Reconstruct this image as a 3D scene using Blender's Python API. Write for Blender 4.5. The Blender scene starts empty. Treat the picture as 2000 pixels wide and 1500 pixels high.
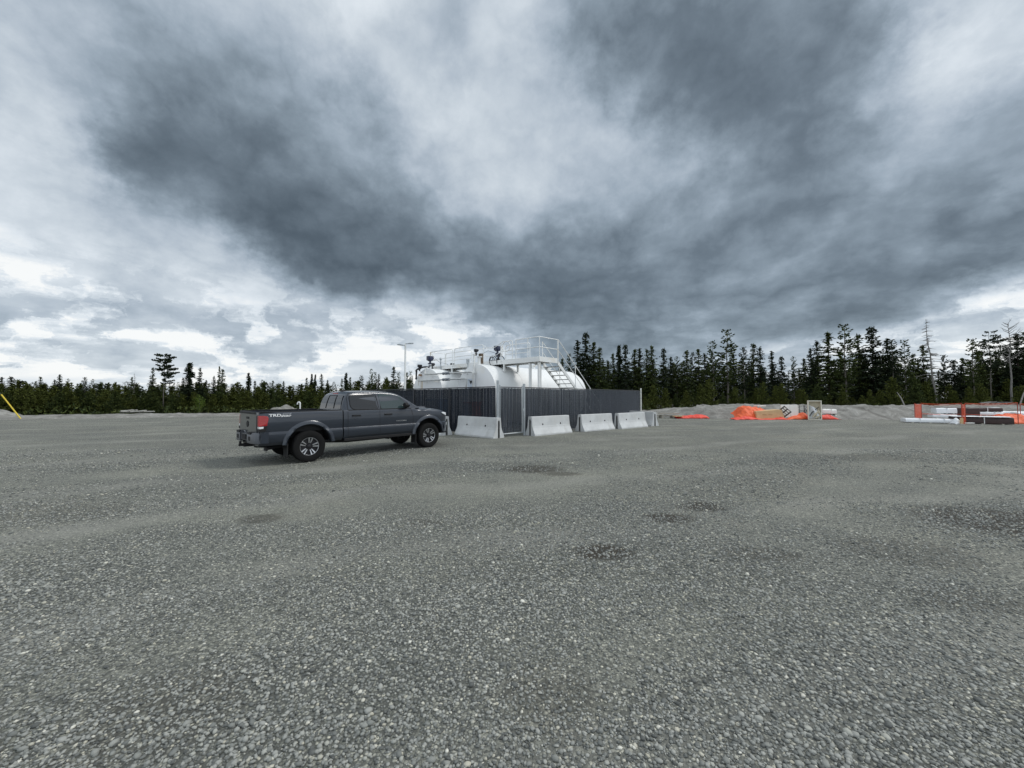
import bpy, bmesh, math, random
import numpy as np
from mathutils import Vector, Matrix, noise, Euler
R = math.radians
SC = bpy.context.scene
COL = SC.collection

# ------------------------------------------------------------------ camera
FPX, CXP, CYP, CAMH = 751.0, 1000.0, 750.0, 1.6
PITCH = math.atan(27.0/751.0)
cam_d = bpy.data.cameras.new('camera'); cam = bpy.data.objects.new('camera', cam_d); COL.objects.link(cam)
cam.location = (0, 0, CAMH); cam.rotation_euler = (math.pi/2 + PITCH, 0, 0)
cam_d.sensor_width = 36; cam_d.lens = 36*FPX/2000.0; cam_d.clip_start = 0.05; cam_d.clip_end = 9000
SC.camera = cam

def at(px, py, d):
    """point of the world seen at photo pixel px,py at depth y=d"""
    cx = (px-CXP)/FPX; cy = (CYP-py)/FPX
    Y = math.cos(PITCH) - math.sin(PITCH)*cy; Z = math.sin(PITCH) + math.cos(PITCH)*cy
    return Vector((cx*d/Y, d, CAMH + Z*d/Y))
def gnd(px, py, z=0.0):
    cx = (px-CXP)/FPX; cy = (CYP-py)/FPX
    Y = math.cos(PITCH) - math.sin(PITCH)*cy; Z = math.sin(PITCH) + math.cos(PITCH)*cy
    t = (z-CAMH)/Z
    return Vector((cx*t, Y*t, z))

# ------------------------------------------------------------------ light
SC.view_settings.view_transform = 'Standard'; SC.view_settings.look = 'None'
SC.view_settings.exposure = 0.45; SC.view_settings.gamma = 1.0
SUN_AZ, SUN_EL = R(82), R(50)          # azimuth clockwise from +Y
sd = bpy.data.lights.new('sun', 'SUN'); sd.energy = 1.3; sd.angle = R(16); sd.color = (1, .97, .92)
so = bpy.data.objects.new('sun', sd); COL.objects.link(so)
sv = Vector((math.sin(SUN_AZ)*math.cos(SUN_EL), math.cos(SUN_AZ)*math.cos(SUN_EL), math.sin(SUN_EL)))
so.rotation_euler = sv.to_track_quat('Z', 'Y').to_euler(); so.location = (0, 0, 60)

# ------------------------------------------------------------------ node helper
class NT:
    def __init__(s, tree): s.t = tree; s.n = tree.nodes; s.l = tree.links
    def new(s, typ, **kw):
        n = s.n.new(typ)
        for k, v in kw.items(): setattr(n, k, v)
        return n
    def put(s, sock, v):
        if isinstance(v, bpy.types.NodeSocket): s.l.new(v, sock)
        else: sock.default_value = v
    def math(s, op, a, b=0.0, c=0.0, clamp=False):
        n = s.new('ShaderNodeMath', operation=op); n.use_clamp = clamp
        s.put(n.inputs[0], a); s.put(n.inputs[1], b)
        if op in ('MULTIPLY_ADD', 'WRAP', 'SMOOTH_MIN', 'COMPARE'): s.put(n.inputs[2], c)
        return n.outputs[0]
    def vmath(s, op, a, b=(0, 0, 0), out=0):
        n = s.new('ShaderNodeVectorMath', operation=op)
        s.put(n.inputs[0], a)
        if op == 'SCALE': s.put(n.inputs['Scale'], b)
        else: s.put(n.inputs[1], b)
        return n.outputs[out]
    def noise(s, vec, scale, detail=4, rough=.55, dist=0.0, dim='3D'):
        n = s.new('ShaderNodeTexNoise', noise_dimensions=dim)
        s.put(n.inputs['Vector'], vec); n.inputs['Scale'].default_value = scale
        n.inputs['Detail'].default_value = detail; n.inputs['Roughness'].default_value = rough
        n.inputs['Distortion'].default_value = dist
        return n
    def ramp(s, f, stops, interp='LINEAR'):
        n = s.new('ShaderNodeValToRGB'); cr = n.color_ramp; cr.interpolation = interp
        while len(cr.elements) > 1: cr.elements.remove(cr.elements[0])
        for i, (p, c) in enumerate(stops):
            e = cr.elements[0] if i == 0 else cr.elements.new(p)
            e.position = p
            if not hasattr(c, '__len__'): c = (c, c, c)
            e.color = (*c[:3], 1)
        s.put(n.inputs[0], f)
        return n.outputs[0]
    def mix(s, f, a, b, blend='MIX'):
        n = s.new('ShaderNodeMix', data_type='RGBA', blend_type=blend)
        s.put(n.inputs[0], f); s.put(n.inputs[6], a if not isinstance(a, tuple) else (*a[:3], 1)); s.put(n.inputs[7], b if not isinstance(b, tuple) else (*b[:3], 1))
        return n.outputs[2]
    def mapr(s, v, a, b, c=0.0, d=1.0, smooth=False):
        n = s.new('ShaderNodeMapRange'); n.interpolation_type = 'SMOOTHSTEP' if smooth else 'LINEAR'
        s.put(n.inputs[0], v)
        for i, q in enumerate((a, b, c, d)): n.inputs[1+i].default_value = q
        return n.outputs[0]

# ------------------------------------------------------------------ sky: overcast, banks of cloud by compass direction and height
GL = np.array([[float(q) for q in r.split()] for r in """
.68 .67 .65 .66 .69 .71 .76 .88 .76 .66 .80 .50 .48 .46 .46 .44 .46 .55 .64 .62 .78
.65 .63 .61 .61 .64 .67 .70 .84 .71 .64 .82 .54 .48 .46 .46 .45 .46 .54 .70 .88 .86
.60 .60 .57 .55 .58 .61 .64 .80 .80 .72 .70 .75 .50 .46 .44 .44 .46 .56 .82 .86 .66
.70 .58 .55 .52 .54 .57 .60 .67 .78 .76 .74 .74 .60 .48 .44 .44 .46 .60 .78 .70 .58
.80 .70 .50 .46 .45 .50 .54 .60 .74 .84 .76 .72 .70 .54 .46 .44 .50 .72 .70 .62 .60
.82 .78 .62 .43 .43 .46 .50 .56 .66 .78 .76 .74 .72 .70 .52 .48 .54 .62 .64 .60 .60
.82 .77 .74 .50 .45 .45 .43 .50 .60 .76 .74 .72 .66 .62 .54 .50 .52 .56 .60 .58 .60
.86 .78 .73 .64 .60 .40 .38 .45 .54 .62 .68 .64 .60 .56 .52 .50 .52 .58 .56 .48 .50
.88 .82 .78 .73 .82 .54 .36 .38 .46 .50 .54 .52 .50 .50 .50 .50 .52 .54 .52 .44 .42
.85 .84 .80 .75 .77 .80 .48 .32 .38 .46 .45 .43 .47 .50 .54 .54 .52 .46 .40 .40 .56
.74 .72 .70 .76 .77 .77 .75 .72 .76 .56 .40 .38 .45 .50 .47 .45 .40 .44 .52 .76 .84
.66 .86 .70 .92 .72 .72 .75 .78 .82 .86 .64 .48 .50 .52 .54 .56 .64 .72 .80 .80 .88
.80 .78 .80 .82 .88 .82 .78 .84 .80 .80 .70 .53 .54 .56 .64 .76 .78 .74 .84 .94 .92""".strip().split("\n")])
def grid_l(px, py):
    fx = min(max(px/100.0, 0), 19.999); fy = min(max(py/60.0, 0), 11.999)
    i, j = int(fx), int(fy); u, v = fx-i, fy-j
    return (GL[j, i]*(1-u)+GL[j, i+1]*u)*(1-v) + (GL[j+1, i]*(1-u)+GL[j+1, i+1]*u)*v
def sky_l(az, el):
    d = Vector((math.sin(az)*math.cos(el), math.cos(az)*math.cos(el), math.sin(el)))
    yc = d.y*math.cos(PITCH)+d.z*math.sin(PITCH); zc = -d.y*math.sin(PITCH)+d.z*math.cos(PITCH)
    rest = .80 + .08*math.sin(az*3+1) if el < R(60) else .88
    if yc < .12: return rest
    px = CXP+FPX*d.x/yc; py = CYP-FPX*zc/yc
    out = max(0, -px, px-2000)/700.0 + max(0, -py)/500.0
    k = min(1, out)
    return grid_l(px, py)*(1-k) + rest*k

W = bpy.data.worlds.new('World'); SC.world = W; W.use_nodes = True
nt = NT(W.node_tree); nt.n.clear()
tc = nt.new('ShaderNodeTexCoord'); D = tc.outputs['Generated']
sep = nt.new('ShaderNodeSeparateXYZ'); nt.l.new(D, sep.inputs[0])
zup = nt.math('MAXIMUM', sep.outputs[2], 0.0)
den = nt.math('ADD', zup, .22)
cmb = nt.new('ShaderNodeCombineXYZ')
nt.l.new(nt.math('DIVIDE', sep.outputs[0], den), cmb.inputs[0]); nt.l.new(nt.math('DIVIDE', sep.outputs[1], den), cmb.inputs[1])
P = cmb.outputs[0]                                                     # the cloud layer seen in perspective
wn = nt.noise(D, 3.2, 6, .6); wn2 = nt.noise(P, 1.6, 7, .62)
w1 = nt.vmath('SUBTRACT', wn.outputs['Color'], (.5, .5, .5)); w2 = nt.vmath('SUBTRACT', wn2.outputs['Color'], (.5, .5, .5))
w3 = nt.vmath('SUBTRACT', nt.noise(D, 11, 6, .65).outputs['Color'], (.5, .5, .5))
wv = nt.vmath('ADD', nt.vmath('ADD', nt.vmath('SCALE', w1, .11), nt.vmath('SCALE', w2, .12)), nt.vmath('SCALE', w3, .11))
ws = nt.new('ShaderNodeSeparateXYZ'); nt.l.new(wv, ws.inputs[0])
az = nt.math('ARCTAN2', sep.outputs[0], sep.outputs[1]); el = nt.math('ARCSINE', sep.outputs[2])
azw = nt.math('MULTIPLY_ADD', ws.outputs[0], 1.7, az)
elf = nt.math('MULTIPLY_ADD', zup, 1.5, .30)
elw = nt.math('ADD', el, nt.math('MULTIPLY', ws.outputs[1], elf))
af = nt.math('DIVIDE', nt.math('ADD', azw, math.pi), 2*math.pi, clamp=True)
EL = [0, 2.2, 4.6, 7, 9.3, 12, 15, 18, 21.5, 25, 29, 33.5, 38, 43, 51, 68]
AZ = [-179, -100, -66] + [math.degrees(math.atan((p-1000)/751.0)) for p in np.linspace(-90, 2090, 26)] + [66, 100, 179]
prev = None
for k, e in enumerate(EL):
    stops = [((a+180)/360.0, sky_l(R(a), R(e))) for a in AZ]
    c = nt.ramp(af, stops, 'CARDINAL')
    if prev is None: prev = c
    else: prev = nt.mix(nt.mapr(elw, R(EL[k-1]), R(e)), prev, c)
det1 = nt.noise(P, 1.1, 8, .58, .3); det2 = nt.noise(D, 7.0, 7, .6, .2)
Ps = nt.vmath('MULTIPLY', nt.vmath('ADD', P, nt.vmath('SCALE', w1, .5)), (1.0, .62, 1.0)); det3 = nt.noise(Ps, 3.2, 8, .62, .5)
L = nt.math('MULTIPLY_ADD', nt.math('SUBTRACT', prev, .56), 1.0, .575)
L = nt.math('ADD', L, nt.math('MULTIPLY', nt.math('SUBTRACT', det1.outputs[0], .5), .16))
L = nt.math('ADD', L, nt.math('MULTIPLY', nt.math('SUBTRACT', det3.outputs[0], .5), .15))
bl = nt.noise(nt.vmath('ADD', P, nt.vmath('SCALE', w1, .35)), 2.3, 6, .52); bl2 = nt.noise(nt.vmath('ADD', D, nt.vmath('SCALE', w2, .06)), 8.5, 5, .5)
for q_, a_ in ((bl, .42), (bl2, .30)): L = nt.math('ADD', L, nt.math('MULTIPLY', nt.math('SUBTRACT', nt.math('ABSOLUTE', nt.math('SUBTRACT', q_.outputs[0], .5)), .075), a_))
L = nt.math('ADD', L, nt.math('MULTIPLY', nt.math('SUBTRACT', det2.outputs[0], .5), .14))
def lin(c): return tuple(((x/255.0+.055)/1.055)**2.4 if x > 10 else x/255.0/12.92 for x in c)
SKYC = [(.26, (68, 79, 88)), (.36, (84, 96, 106)), (.46, (107, 120, 131)), (.55, (134, 148, 160)), (.62, (157, 171, 184)), (.69, (179, 191, 203)), (.77, (201, 211, 220)), (.87, (224, 232, 239)), (.97, (250, 252, 252))]
# heaped cumulus low over the horizon
cz_ = nt.new('ShaderNodeCombineXYZ'); nt.l.new(nt.math('MULTIPLY', azw, 8.0), cz_.inputs[0]); nt.l.new(nt.math('MULTIPLY', el, 17.0), cz_.inputs[1])
cu = nt.noise(cz_.outputs[0], .9, 8, .55, 0)
cum = nt.math('MULTIPLY', nt.mapr(cu.outputs[0], .47, .57, -.06, .19), nt.math('MULTIPLY', nt.mapr(el, R(.5), R(3), .3, 1), nt.mapr(el, R(16), R(9), 0, 1)))
L = nt.math('ADD', L, nt.math('MULTIPLY', cum, nt.mapr(prev, .58, .72, .15, 1)))
cloud = nt.ramp(L, [(p, lin(c)) for p, c in SKYC])
sky = nt.new('ShaderNodeTexSky', sky_type='NISHITA'); sky.sun_disc = False
sky.sun_elevation = SUN_EL; sky.sun_rotation = SUN_AZ
cl10 = nt.vmath('SCALE', cloud, nt.math('MULTIPLY', nt.mapr(sep.outputs[1], .1, -.6, 1.0, 1.5), 10.0/2**.45))
mixed = nt.mix(.96, sky.outputs[0], cl10)
bg = nt.new('ShaderNodeBackground'); nt.l.new(mixed, bg.inputs[0]); bg.inputs[1].default_value = 0.1
wo = nt.new('ShaderNodeOutputWorld'); nt.l.new(bg.outputs[0], wo.inputs[0])

# ------------------------------------------------------------------ materials
MATS = {}
def mat(name, col, rough=.6, metal=0.0, var=0.0, vscale=6.0, bump=0.0, bscale=40.0, coat=0.0, island=None, spec=.5, alpha=1.0, grime=None, bdist=.02):
    if name in MATS: return MATS[name]
    m = bpy.data.materials.new(name); m.use_nodes = True; t = NT(m.node_tree)
    b = t.n['Principled BSDF']; tcn = t.new('ShaderNodeTexCoord'); ob = tcn.outputs['Object']
    b.inputs['Roughness'].default_value = rough; b.inputs['Metallic'].default_value = metal
    b.inputs['Coat Weight'].default_value = coat; b.inputs['Coat Roughness'].default_value = .06
    b.inputs['Specular IOR Level'].default_value = spec; b.inputs['Alpha'].default_value = alpha
    c = (*col, 1)
    if var or grime:
        n = t.noise(ob, vscale, 6, .6)
        c = t.ramp(n.outputs[0], [(.25, tuple(x*(1-var) for x in col)), (.75, tuple(min(1, x*(1+var)) for x in col))])
    if grime:
        n2 = t.noise(ob, vscale*.45, 5, .65, .4)
        c = t.mix(t.mapr(n2.outputs[0], .52, .72), c, grime)
    if island:
        g = t.new('ShaderNodeNewGeometry')
        c = t.ramp(g.outputs['Random Per Island'], island)
    t.put(b.inputs['Base Color'], c)
    if bump:
        n = t.noise(ob, bscale, 5, .6); bp = t.new('ShaderNodeBump'); bp.inputs['Strength'].default_value = bump
        bp.inputs['Distance'].default_value = bdist; t.l.new(n.outputs[0], bp.inputs['Height']); t.l.new(bp.outputs[0], b.inputs['Normal'])
    MATS[name] = m
    return m

# ------------------------------------------------------------------ mesh builder
class MB:
    def __init__(s): s.v = []; s.f = []
    def add(s, vs, fs):
        o = len(s.v); s.v += [tuple(p) for p in vs]; s.f += [tuple(i+o for i in q) for q in fs]; return s
    def box(s, x0, x1, y0, y1, z0, z1, M=None):
        vs = [Vector(p) for p in ((x0,y0,z0),(x1,y0,z0),(x1,y1,z0),(x0,y1,z0),(x0,y0,z1),(x1,y0,z1),(x1,y1,z1),(x0,y1,z1))]
        if M is not None: vs = [M @ p for p in vs]
        return s.add(vs, [(0,3,2,1),(4,5,6,7),(0,1,5,4),(1,2,6,5),(2,3,7,6),(3,0,4,7)])
    def tube(s, pts, r, n=8, caps=True):
        pts = [Vector(p) for p in pts]; rr = r if hasattr(r, '__len__') else [r]*len(pts)
        up = None; rings = []
        for i, p in enumerate(pts):
            a = pts[max(0, i-1)]; b = pts[min(len(pts)-1, i+1)]; d = (b-a).normalized()
            if up is None:
                up = Vector((0, 0, 1)) if abs(d.z) < .9 else Vector((1, 0, 0))
            x = d.cross(up)
            if x.length < 1e-4: x = d.orthogonal()
            x.normalize(); y = x.cross(d).normalized(); up = y
            if 0 < i < len(pts)-1:
                d0 = (p-a).normalized(); d1 = (b-p).normalized(); k = 1/max(.5, math.cos(d0.angle(d1)/2)) if d0.length and d1.length else 1
            else: k = 1
            rings.append([p + (x*math.cos(t)+y*math.sin(t))*rr[i]*(k if n > 4 else 1) for t in [2*math.pi*j/n for j in range(n)]])
        vs = [q for rg in rings for q in rg]; fs = []
        for i in range(len(pts)-1):
            for j in range(n):
                fs.append((i*n+j, (i*n+(j+1) % n), (i+1)*n+(j+1) % n, (i+1)*n+j))
        if caps:
            fs.append(tuple(range(n-1, -1, -1))); fs.append(tuple(range((len(pts)-1)*n, len(pts)*n)))
        return s.add(vs, fs)
    def lathe(s, prof, n=24, axis='Z', o=(0, 0, 0), closed=False):
        vs = []; o = Vector(o)
        for (h, r) in prof:
            for j in range(n):
                a = 2*math.pi*j/n; c, q = math.cos(a)*r, math.sin(a)*r
                vs.append(o + Vector({'Z': (c, q, h), 'X': (h, c, q), 'Y': (q, h, c)}[axis]))
        fs = []
        m = len(prof)
        for i in range(m if closed else m-1):
            k = (i+1) % m
            for j in range(n): fs.append((i*n+j, i*n+(j+1) % n, k*n+(j+1) % n, k*n+j))
        if not closed:
            fs.append(tuple(range(n-1, -1, -1))); fs.append(tuple(range((m-1)*n, m*n)))
        return s.add(vs, fs)
    def prism(s, poly, y0, y1, f=None):
        """poly in (x,z), extruded along y; f(x,y,z) may remap"""
        n = len(poly); vs = [Vector((x, y0, z)) for x, z in poly]+[Vector((x, y1, z)) for x, z in poly]
        if f: vs = [Vector(f(*p)) for p in vs]
        return s.add(vs, [tuple(range(n)), tuple(range(2*n-1, n-1, -1))]+[(i, i+n, (i+1) % n+n, (i+1) % n) for i in range(n)])
    def loft(s, rings, closed=True, caps=True):
        n = len(rings[0]); vs = [p for r in rings for p in r]; fs = []
        for i in range(len(rings)-1):
            for j in range(n if closed else n-1):
                k = (j+1) % n; fs.append((i*n+j, i*n+k, (i+1)*n+k, (i+1)*n+j))
        if caps and closed:
            fs.append(tuple(range(n-1, -1, -1))); fs.append(tuple(range((len(rings)-1)*n, len(rings)*n)))
        return s.add(vs, fs)
    def mesh(s, name, smooth=None):
        me = bpy.data.meshes.new(name); me.from_pydata(s.v, [], s.f); me.validate()
        bm = bmesh.new(); bm.from_mesh(me); bmesh.ops.recalc_face_normals(bm, faces=bm.faces)
        if smooth:
            for f in bm.faces: f.smooth = True
            for e in bm.edges:
                if len(e.link_faces) == 2 and e.calc_face_angle(0) > R(smooth): e.smooth = False
        bm.to_mesh(me); bm.free()
        return me
    def build(s, name, m, parent=None, smooth=None, bevel=0):
        o = bpy.data.objects.new(name, s.mesh(name, smooth)); COL.objects.link(o); o.data.materials.append(m)
        if parent: o.parent = parent
        if bevel:
            b = o.modifiers.new('bevel', 'BEVEL'); b.width = bevel; b.segments = 2; b.limit_method = 'ANGLE'; b.angle_limit = R(40)
        return o
def np_mesh(name, v, f, m, parent=None, smooth=False):
    """v (n,3), f (m,k) numpy arrays"""
    me = bpy.data.meshes.new(name); k = f.shape[1]
    me.vertices.add(len(v)); me.vertices.foreach_set('co', np.ascontiguousarray(v, dtype=np.float32).ravel())
    me.loops.add(f.size); me.loops.foreach_set('vertex_index', np.ascontiguousarray(f, dtype=np.int32).ravel())
    me.polygons.add(len(f)); me.polygons.foreach_set('loop_start', np.arange(0, f.size, k, dtype=np.int32))
    me.polygons.foreach_set('loop_total', np.full(len(f), k, dtype=np.int32))
    me.polygons.foreach_set('use_smooth', np.full(len(f), smooth))
    me.update(calc_edges=True); me.materials.append(m)
    o = bpy.data.objects.new(name, me); COL.objects.link(o)
    if parent: o.parent = parent
    return o
def tag(o, label=None, cat=None, group=None, kind=None):
    for k, v in (('label', label), ('category', cat), ('group', group), ('kind', kind)):
        if v: o[k] = v
    return o
def thing(name, label, cat, loc=(0, 0, 0), rz=0.0, group=None, rot=None):
    o = bpy.data.objects.new(name, None); COL.objects.link(o); o.empty_display_size = .2
    o.location = loc; o.rotation_euler = rot if rot else (0, 0, rz)
    return tag(o, label, cat, group)
def children(o): return [c for c in bpy.data.objects if c.parent == o]
def copy_tree(o, parent=None, kids=None):
    c = o.copy(); COL.objects.link(c); c.parent = parent
    for ch in (kids[o.name] if kids else children(o)): copy_tree(ch, c)
    return c
def bool_cut(o, cutter_mb, m):
    me = cutter_mb.mesh('cut'); me.materials.append(m)
    c = bpy.data.objects.new('cut', me); COL.objects.link(c)
    if o.parent: c.parent = o.parent
    md = o.modifiers.new('cut', 'BOOLEAN'); md.operation = 'DIFFERENCE'; md.object = c; md.solver = 'EXACT'
    try: md.material_mode = 'TRANSFER'
    except Exception: pass
    bpy.context.view_layer.update(); dg = bpy.context.evaluated_depsgraph_get()
    nm = bpy.data.meshes.new_from_object(o.evaluated_get(dg), depsgraph=dg)
    o.modifiers.clear(); o.data = nm; bpy.data.objects.remove(c)
def text_mesh(name, body, size, m, parent, M, extrude=.002, shear=0, squash=1.0, bold=0.0, wrap=None):
    cu = bpy.data.curves.new(name, 'FONT'); cu.body = body; cu.size = size; cu.extrude = extrude; cu.shear = shear; cu.offset = bold
    cu.align_x = 'LEFT'
    t = bpy.data.objects.new('tmp', cu); COL.objects.link(t); bpy.context.view_layer.update()
    dg = bpy.context.evaluated_depsgraph_get(); me = bpy.data.meshes.new_from_object(t.evaluated_get(dg), depsgraph=dg)
    bpy.data.objects.remove(t)
    me.transform(Matrix.Diagonal((squash, 1, 1, 1))); me.transform(M); me.materials.clear(); me.materials.append(m)
    if wrap:
        for v in me.vertices: v.co.y += wrap(v.co.x, v.co.z)-wrap.y0
    o = bpy.data.objects.new(name, me); COL.objects.link(o); o.parent = parent
    return o
# ------------------------------------------------------------------ ground
rng = np.random.default_rng(7)
def coarse(x, y):
    """0 fine packed gravel .. 1 loose coarse stones; streaks follow the wheel tracks"""
    a = R(28); u = x*math.cos(a)+y*math.sin(a); v = -x*math.sin(a)+y*math.cos(a)
    n = noise.fractal(Vector((u*.16, v*.55, 3.1)), 1.0, 2.0, 4) + .55*noise.noise(Vector((x*.9, y*.9, 7.7)))
    return min(1, max(0, .60+n*.75))
def gz(x, y):
    h = .016*noise.noise(Vector((x*.35, y*.35, 1.3))) + .008*noise.noise(Vector((x*1.2, y*1.2, 4.4)))
    d2 = ((x+2.6)**2+(y-12.6)**2)/9.0
    return h + .035*math.exp(-d2)
def axis(lo, hi, steps):
    out = [lo]
    while out[-1] < hi:
        a = abs(out[-1]); st = next(s for lim, s in steps if a < lim); out.append(out[-1]+st)
    return out
ST = [(8, .2), (20, .4), (50, 1.0), (120, 5), (4000, 200)]
gx = axis(0, 3000, ST); gx = [-v for v in gx[:0:-1]]+gx
gy = axis(0, 3000, ST); gy = [-v for v in axis(0, 60, ST)[:0:-1]]+gy
nx, ny = len(gx), len(gy)
V = np.zeros((ny*nx, 3)); CO = np.zeros(ny*nx)
for j, y in enumerate(gy):
    for i, x in enumerate(gx):
        near = abs(x) < 60 and abs(y) < 60
        V[j*nx+i] = (x, y, gz(x, y) if near else 0); CO[j*nx+i] = coarse(x, y) if near else .5
I = np.arange((ny-1)*(nx-1)); jj = I//(nx-1); ii = I % (nx-1); a0 = jj*nx+ii
F = np.stack([a0, a0+1, a0+nx+1, a0+nx], 1)

gm = bpy.data.materials.new('gravel'); gm.use_nodes = True; t = NT(gm.node_tree); b = t.n['Principled BSDF']
b.inputs['Roughness'].default_value = .85; b.inputs['Specular IOR Level'].default_value = .3
ob = t.new('ShaderNodeTexCoord').outputs['Object']
co = t.new('ShaderNodeAttribute', attribute_name='coarse').outputs['Fac']
wj = t.vmath('SCALE', t.vmath('SUBTRACT', t.noise(ob, 30, 2, .5).outputs['Color'], (.5, .5, .5)), .012)
obj_w = t.vmath('ADD', ob, wj)
def vor(scale, feat='F1'):
    n = t.new('ShaderNodeTexVoronoi', feature=feat); t.put(n.inputs['Vector'], obj_w); n.inputs['Scale'].default_value = scale; return n
va = vor(52); vb = vor(90); vc = vor(23)
def stone_col(v):
    s_ = t.new('ShaderNodeSeparateColor'); t.l.new(v.outputs['Color'], s_.inputs[0])
    return t.ramp(s_.outputs[0], [(0, (.068, .073, .068)), (.3, (.137, .144, .132)), (.62, (.208, .215, .197)), (.86, (.295, .30, .272)), (.95, (.42, .42, .375)), (1, (.62, .61, .53))]), s_.outputs[1]
ca, ra = stone_col(va); cb, rb = stone_col(vb)
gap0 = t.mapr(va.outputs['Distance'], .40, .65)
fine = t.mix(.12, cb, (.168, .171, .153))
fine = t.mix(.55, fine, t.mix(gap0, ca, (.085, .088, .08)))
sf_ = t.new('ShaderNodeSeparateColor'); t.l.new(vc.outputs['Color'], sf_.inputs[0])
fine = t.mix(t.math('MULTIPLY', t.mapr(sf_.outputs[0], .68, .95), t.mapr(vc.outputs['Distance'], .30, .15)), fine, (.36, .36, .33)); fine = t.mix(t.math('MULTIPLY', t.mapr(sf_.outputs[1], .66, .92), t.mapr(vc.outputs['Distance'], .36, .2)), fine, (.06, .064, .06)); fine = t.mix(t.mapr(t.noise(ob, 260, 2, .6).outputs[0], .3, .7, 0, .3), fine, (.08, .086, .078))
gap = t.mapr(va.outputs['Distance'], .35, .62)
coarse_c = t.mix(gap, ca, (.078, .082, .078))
selm = t.math('ADD', co, t.math('MULTIPLY', t.math('SUBTRACT', ra, .5), .9))
sel = t.mapr(selm, .42, .58)
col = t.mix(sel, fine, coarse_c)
# broad tone patches and dust
n1 = t.noise(ob, .35, 5, .6); n2 = t.noise(t.vmath('MULTIPLY', ob, (.25, 1.2, 1)), .8, 5, .6)
col = t.mix(1.0, col, t.ramp(n1.outputs[0], [(.3, (.90, .91, .91)), (.7, (1.10, 1.09, 1.04))]), 'MULTIPLY')
col = t.mix(1.0, col, t.ramp(n2.outputs[0], [(.3, (.88, .89, .90)), (.7, (1.1, 1.1, 1.08))]), 'MULTIPLY')
dust = t.mapr(t.noise(ob, .6, 4, .65, .5).outputs[0], .56, .7, 0, .22)
col = t.mix(dust, col, (.20, .192, .162))
# wheel tracks: long parallel arcs
sp = t.new('ShaderNodeSeparateXYZ'); t.l.new(ob, sp.inputs[0])
wob = t.math('MULTIPLY', t.noise(ob, .12, 2, .5).outputs[0], 5.0)
tr = t.math('SINE', t.math('MULTIPLY', t.math('ADD', t.math('ADD', t.math('MULTIPLY', sp.outputs[1], .9), t.math('MULTIPLY', sp.outputs[0], -.33)), wob), 2.3))
trk = t.math('MULTIPLY', t.mapr(tr, .55, .95, 0, .42), t.mapr(t.noise(ob, .35, 3, .6).outputs[0], .40, .58))
col = t.mix(trk, col, (.235, .238, .22))
col = t.mix(1.0, col, (1.14, 1.12, 1.09), 'MULTIPLY')
# damp brown stains where the photo has them
spots = [(1375, 990, .28, .11, 1), (1302, 1012, .24, .09, 1), (1180, 1078, .24, .08, 1), (1040, 915, .55, .22, .8), (1960, 1018, .75, .30, 1), (1880, 1005, .5, .12, .8), (512, 1013, .22, .09, .6), (832, 1020, .18, .07, .5), (1490, 1085, .3, .09, .45), (1760, 1075, .5, .2, .35), (1095, 925, .35, .10, .6), (1880, 1170, .3, .1, .4), (1070, 1360, .22, .13, .3), (330, 1380, .3, .12, .35), (1700, 893, 1.2, .3, .35), (120, 1000, .9, .2, .3)]
wn_ = t.vmath('SCALE', t.vmath('SUBTRACT', t.noise(ob, 2.2, 5, .65).outputs['Color'], (.5, .5, .5)), .42)
obs = t.vmath('ADD', ob, wn_); acc = None
for (px, py, rx, ry, wt) in spots:
    p = gnd(px, py)
    q = t.vmath('MULTIPLY', t.vmath('SUBTRACT', obs, (p.x, p.y, 0)), (1/rx/1.35, 1/ry/2.3, 0))
    ln = t.vmath('LENGTH', q, out=1); g = t.mapr(ln, 1.25, .6, 0, wt, True)
    acc = g if acc is None else t.math('MAXIMUM', acc, g)
spn = t.mapr(t.noise(ob, 14, 4, .7).outputs[0], .30, .5, .6, 1)
col = t.mix(t.math('MULTIPLY', t.math('MULTIPLY', acc, .95), spn), col, (.040, .035, .027))
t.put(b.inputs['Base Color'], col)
h = t.math('ADD', t.math('MULTIPLY', t.math('SUBTRACT', .62, va.outputs['Distance'], clamp=True), sel), t.math('MULTIPLY', t.math('SUBTRACT', .6, vb.outputs['Distance'], clamp=True), .35))
h = t.math('ADD', h, t.math('MULTIPLY', t.math('SUBTRACT', .5, vc.outputs['Distance'], clamp=True), .5))
bp = t.new('ShaderNodeBump'); bp.inputs['Strength'].default_value = .9; bp.inputs['Distance'].default_value = .018
t.l.new(h, bp.inputs['Height']); t.l.new(bp.outputs[0], b.inputs['Normal'])
ground = np_mesh('gravel_yard', V, F, gm, smooth=True); tag(ground, kind='structure')
at_ = ground.data.attributes.new('coarse', 'FLOAT', 'POINT'); at_.data.foreach_set('value', CO.astype(np.float32))

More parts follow.
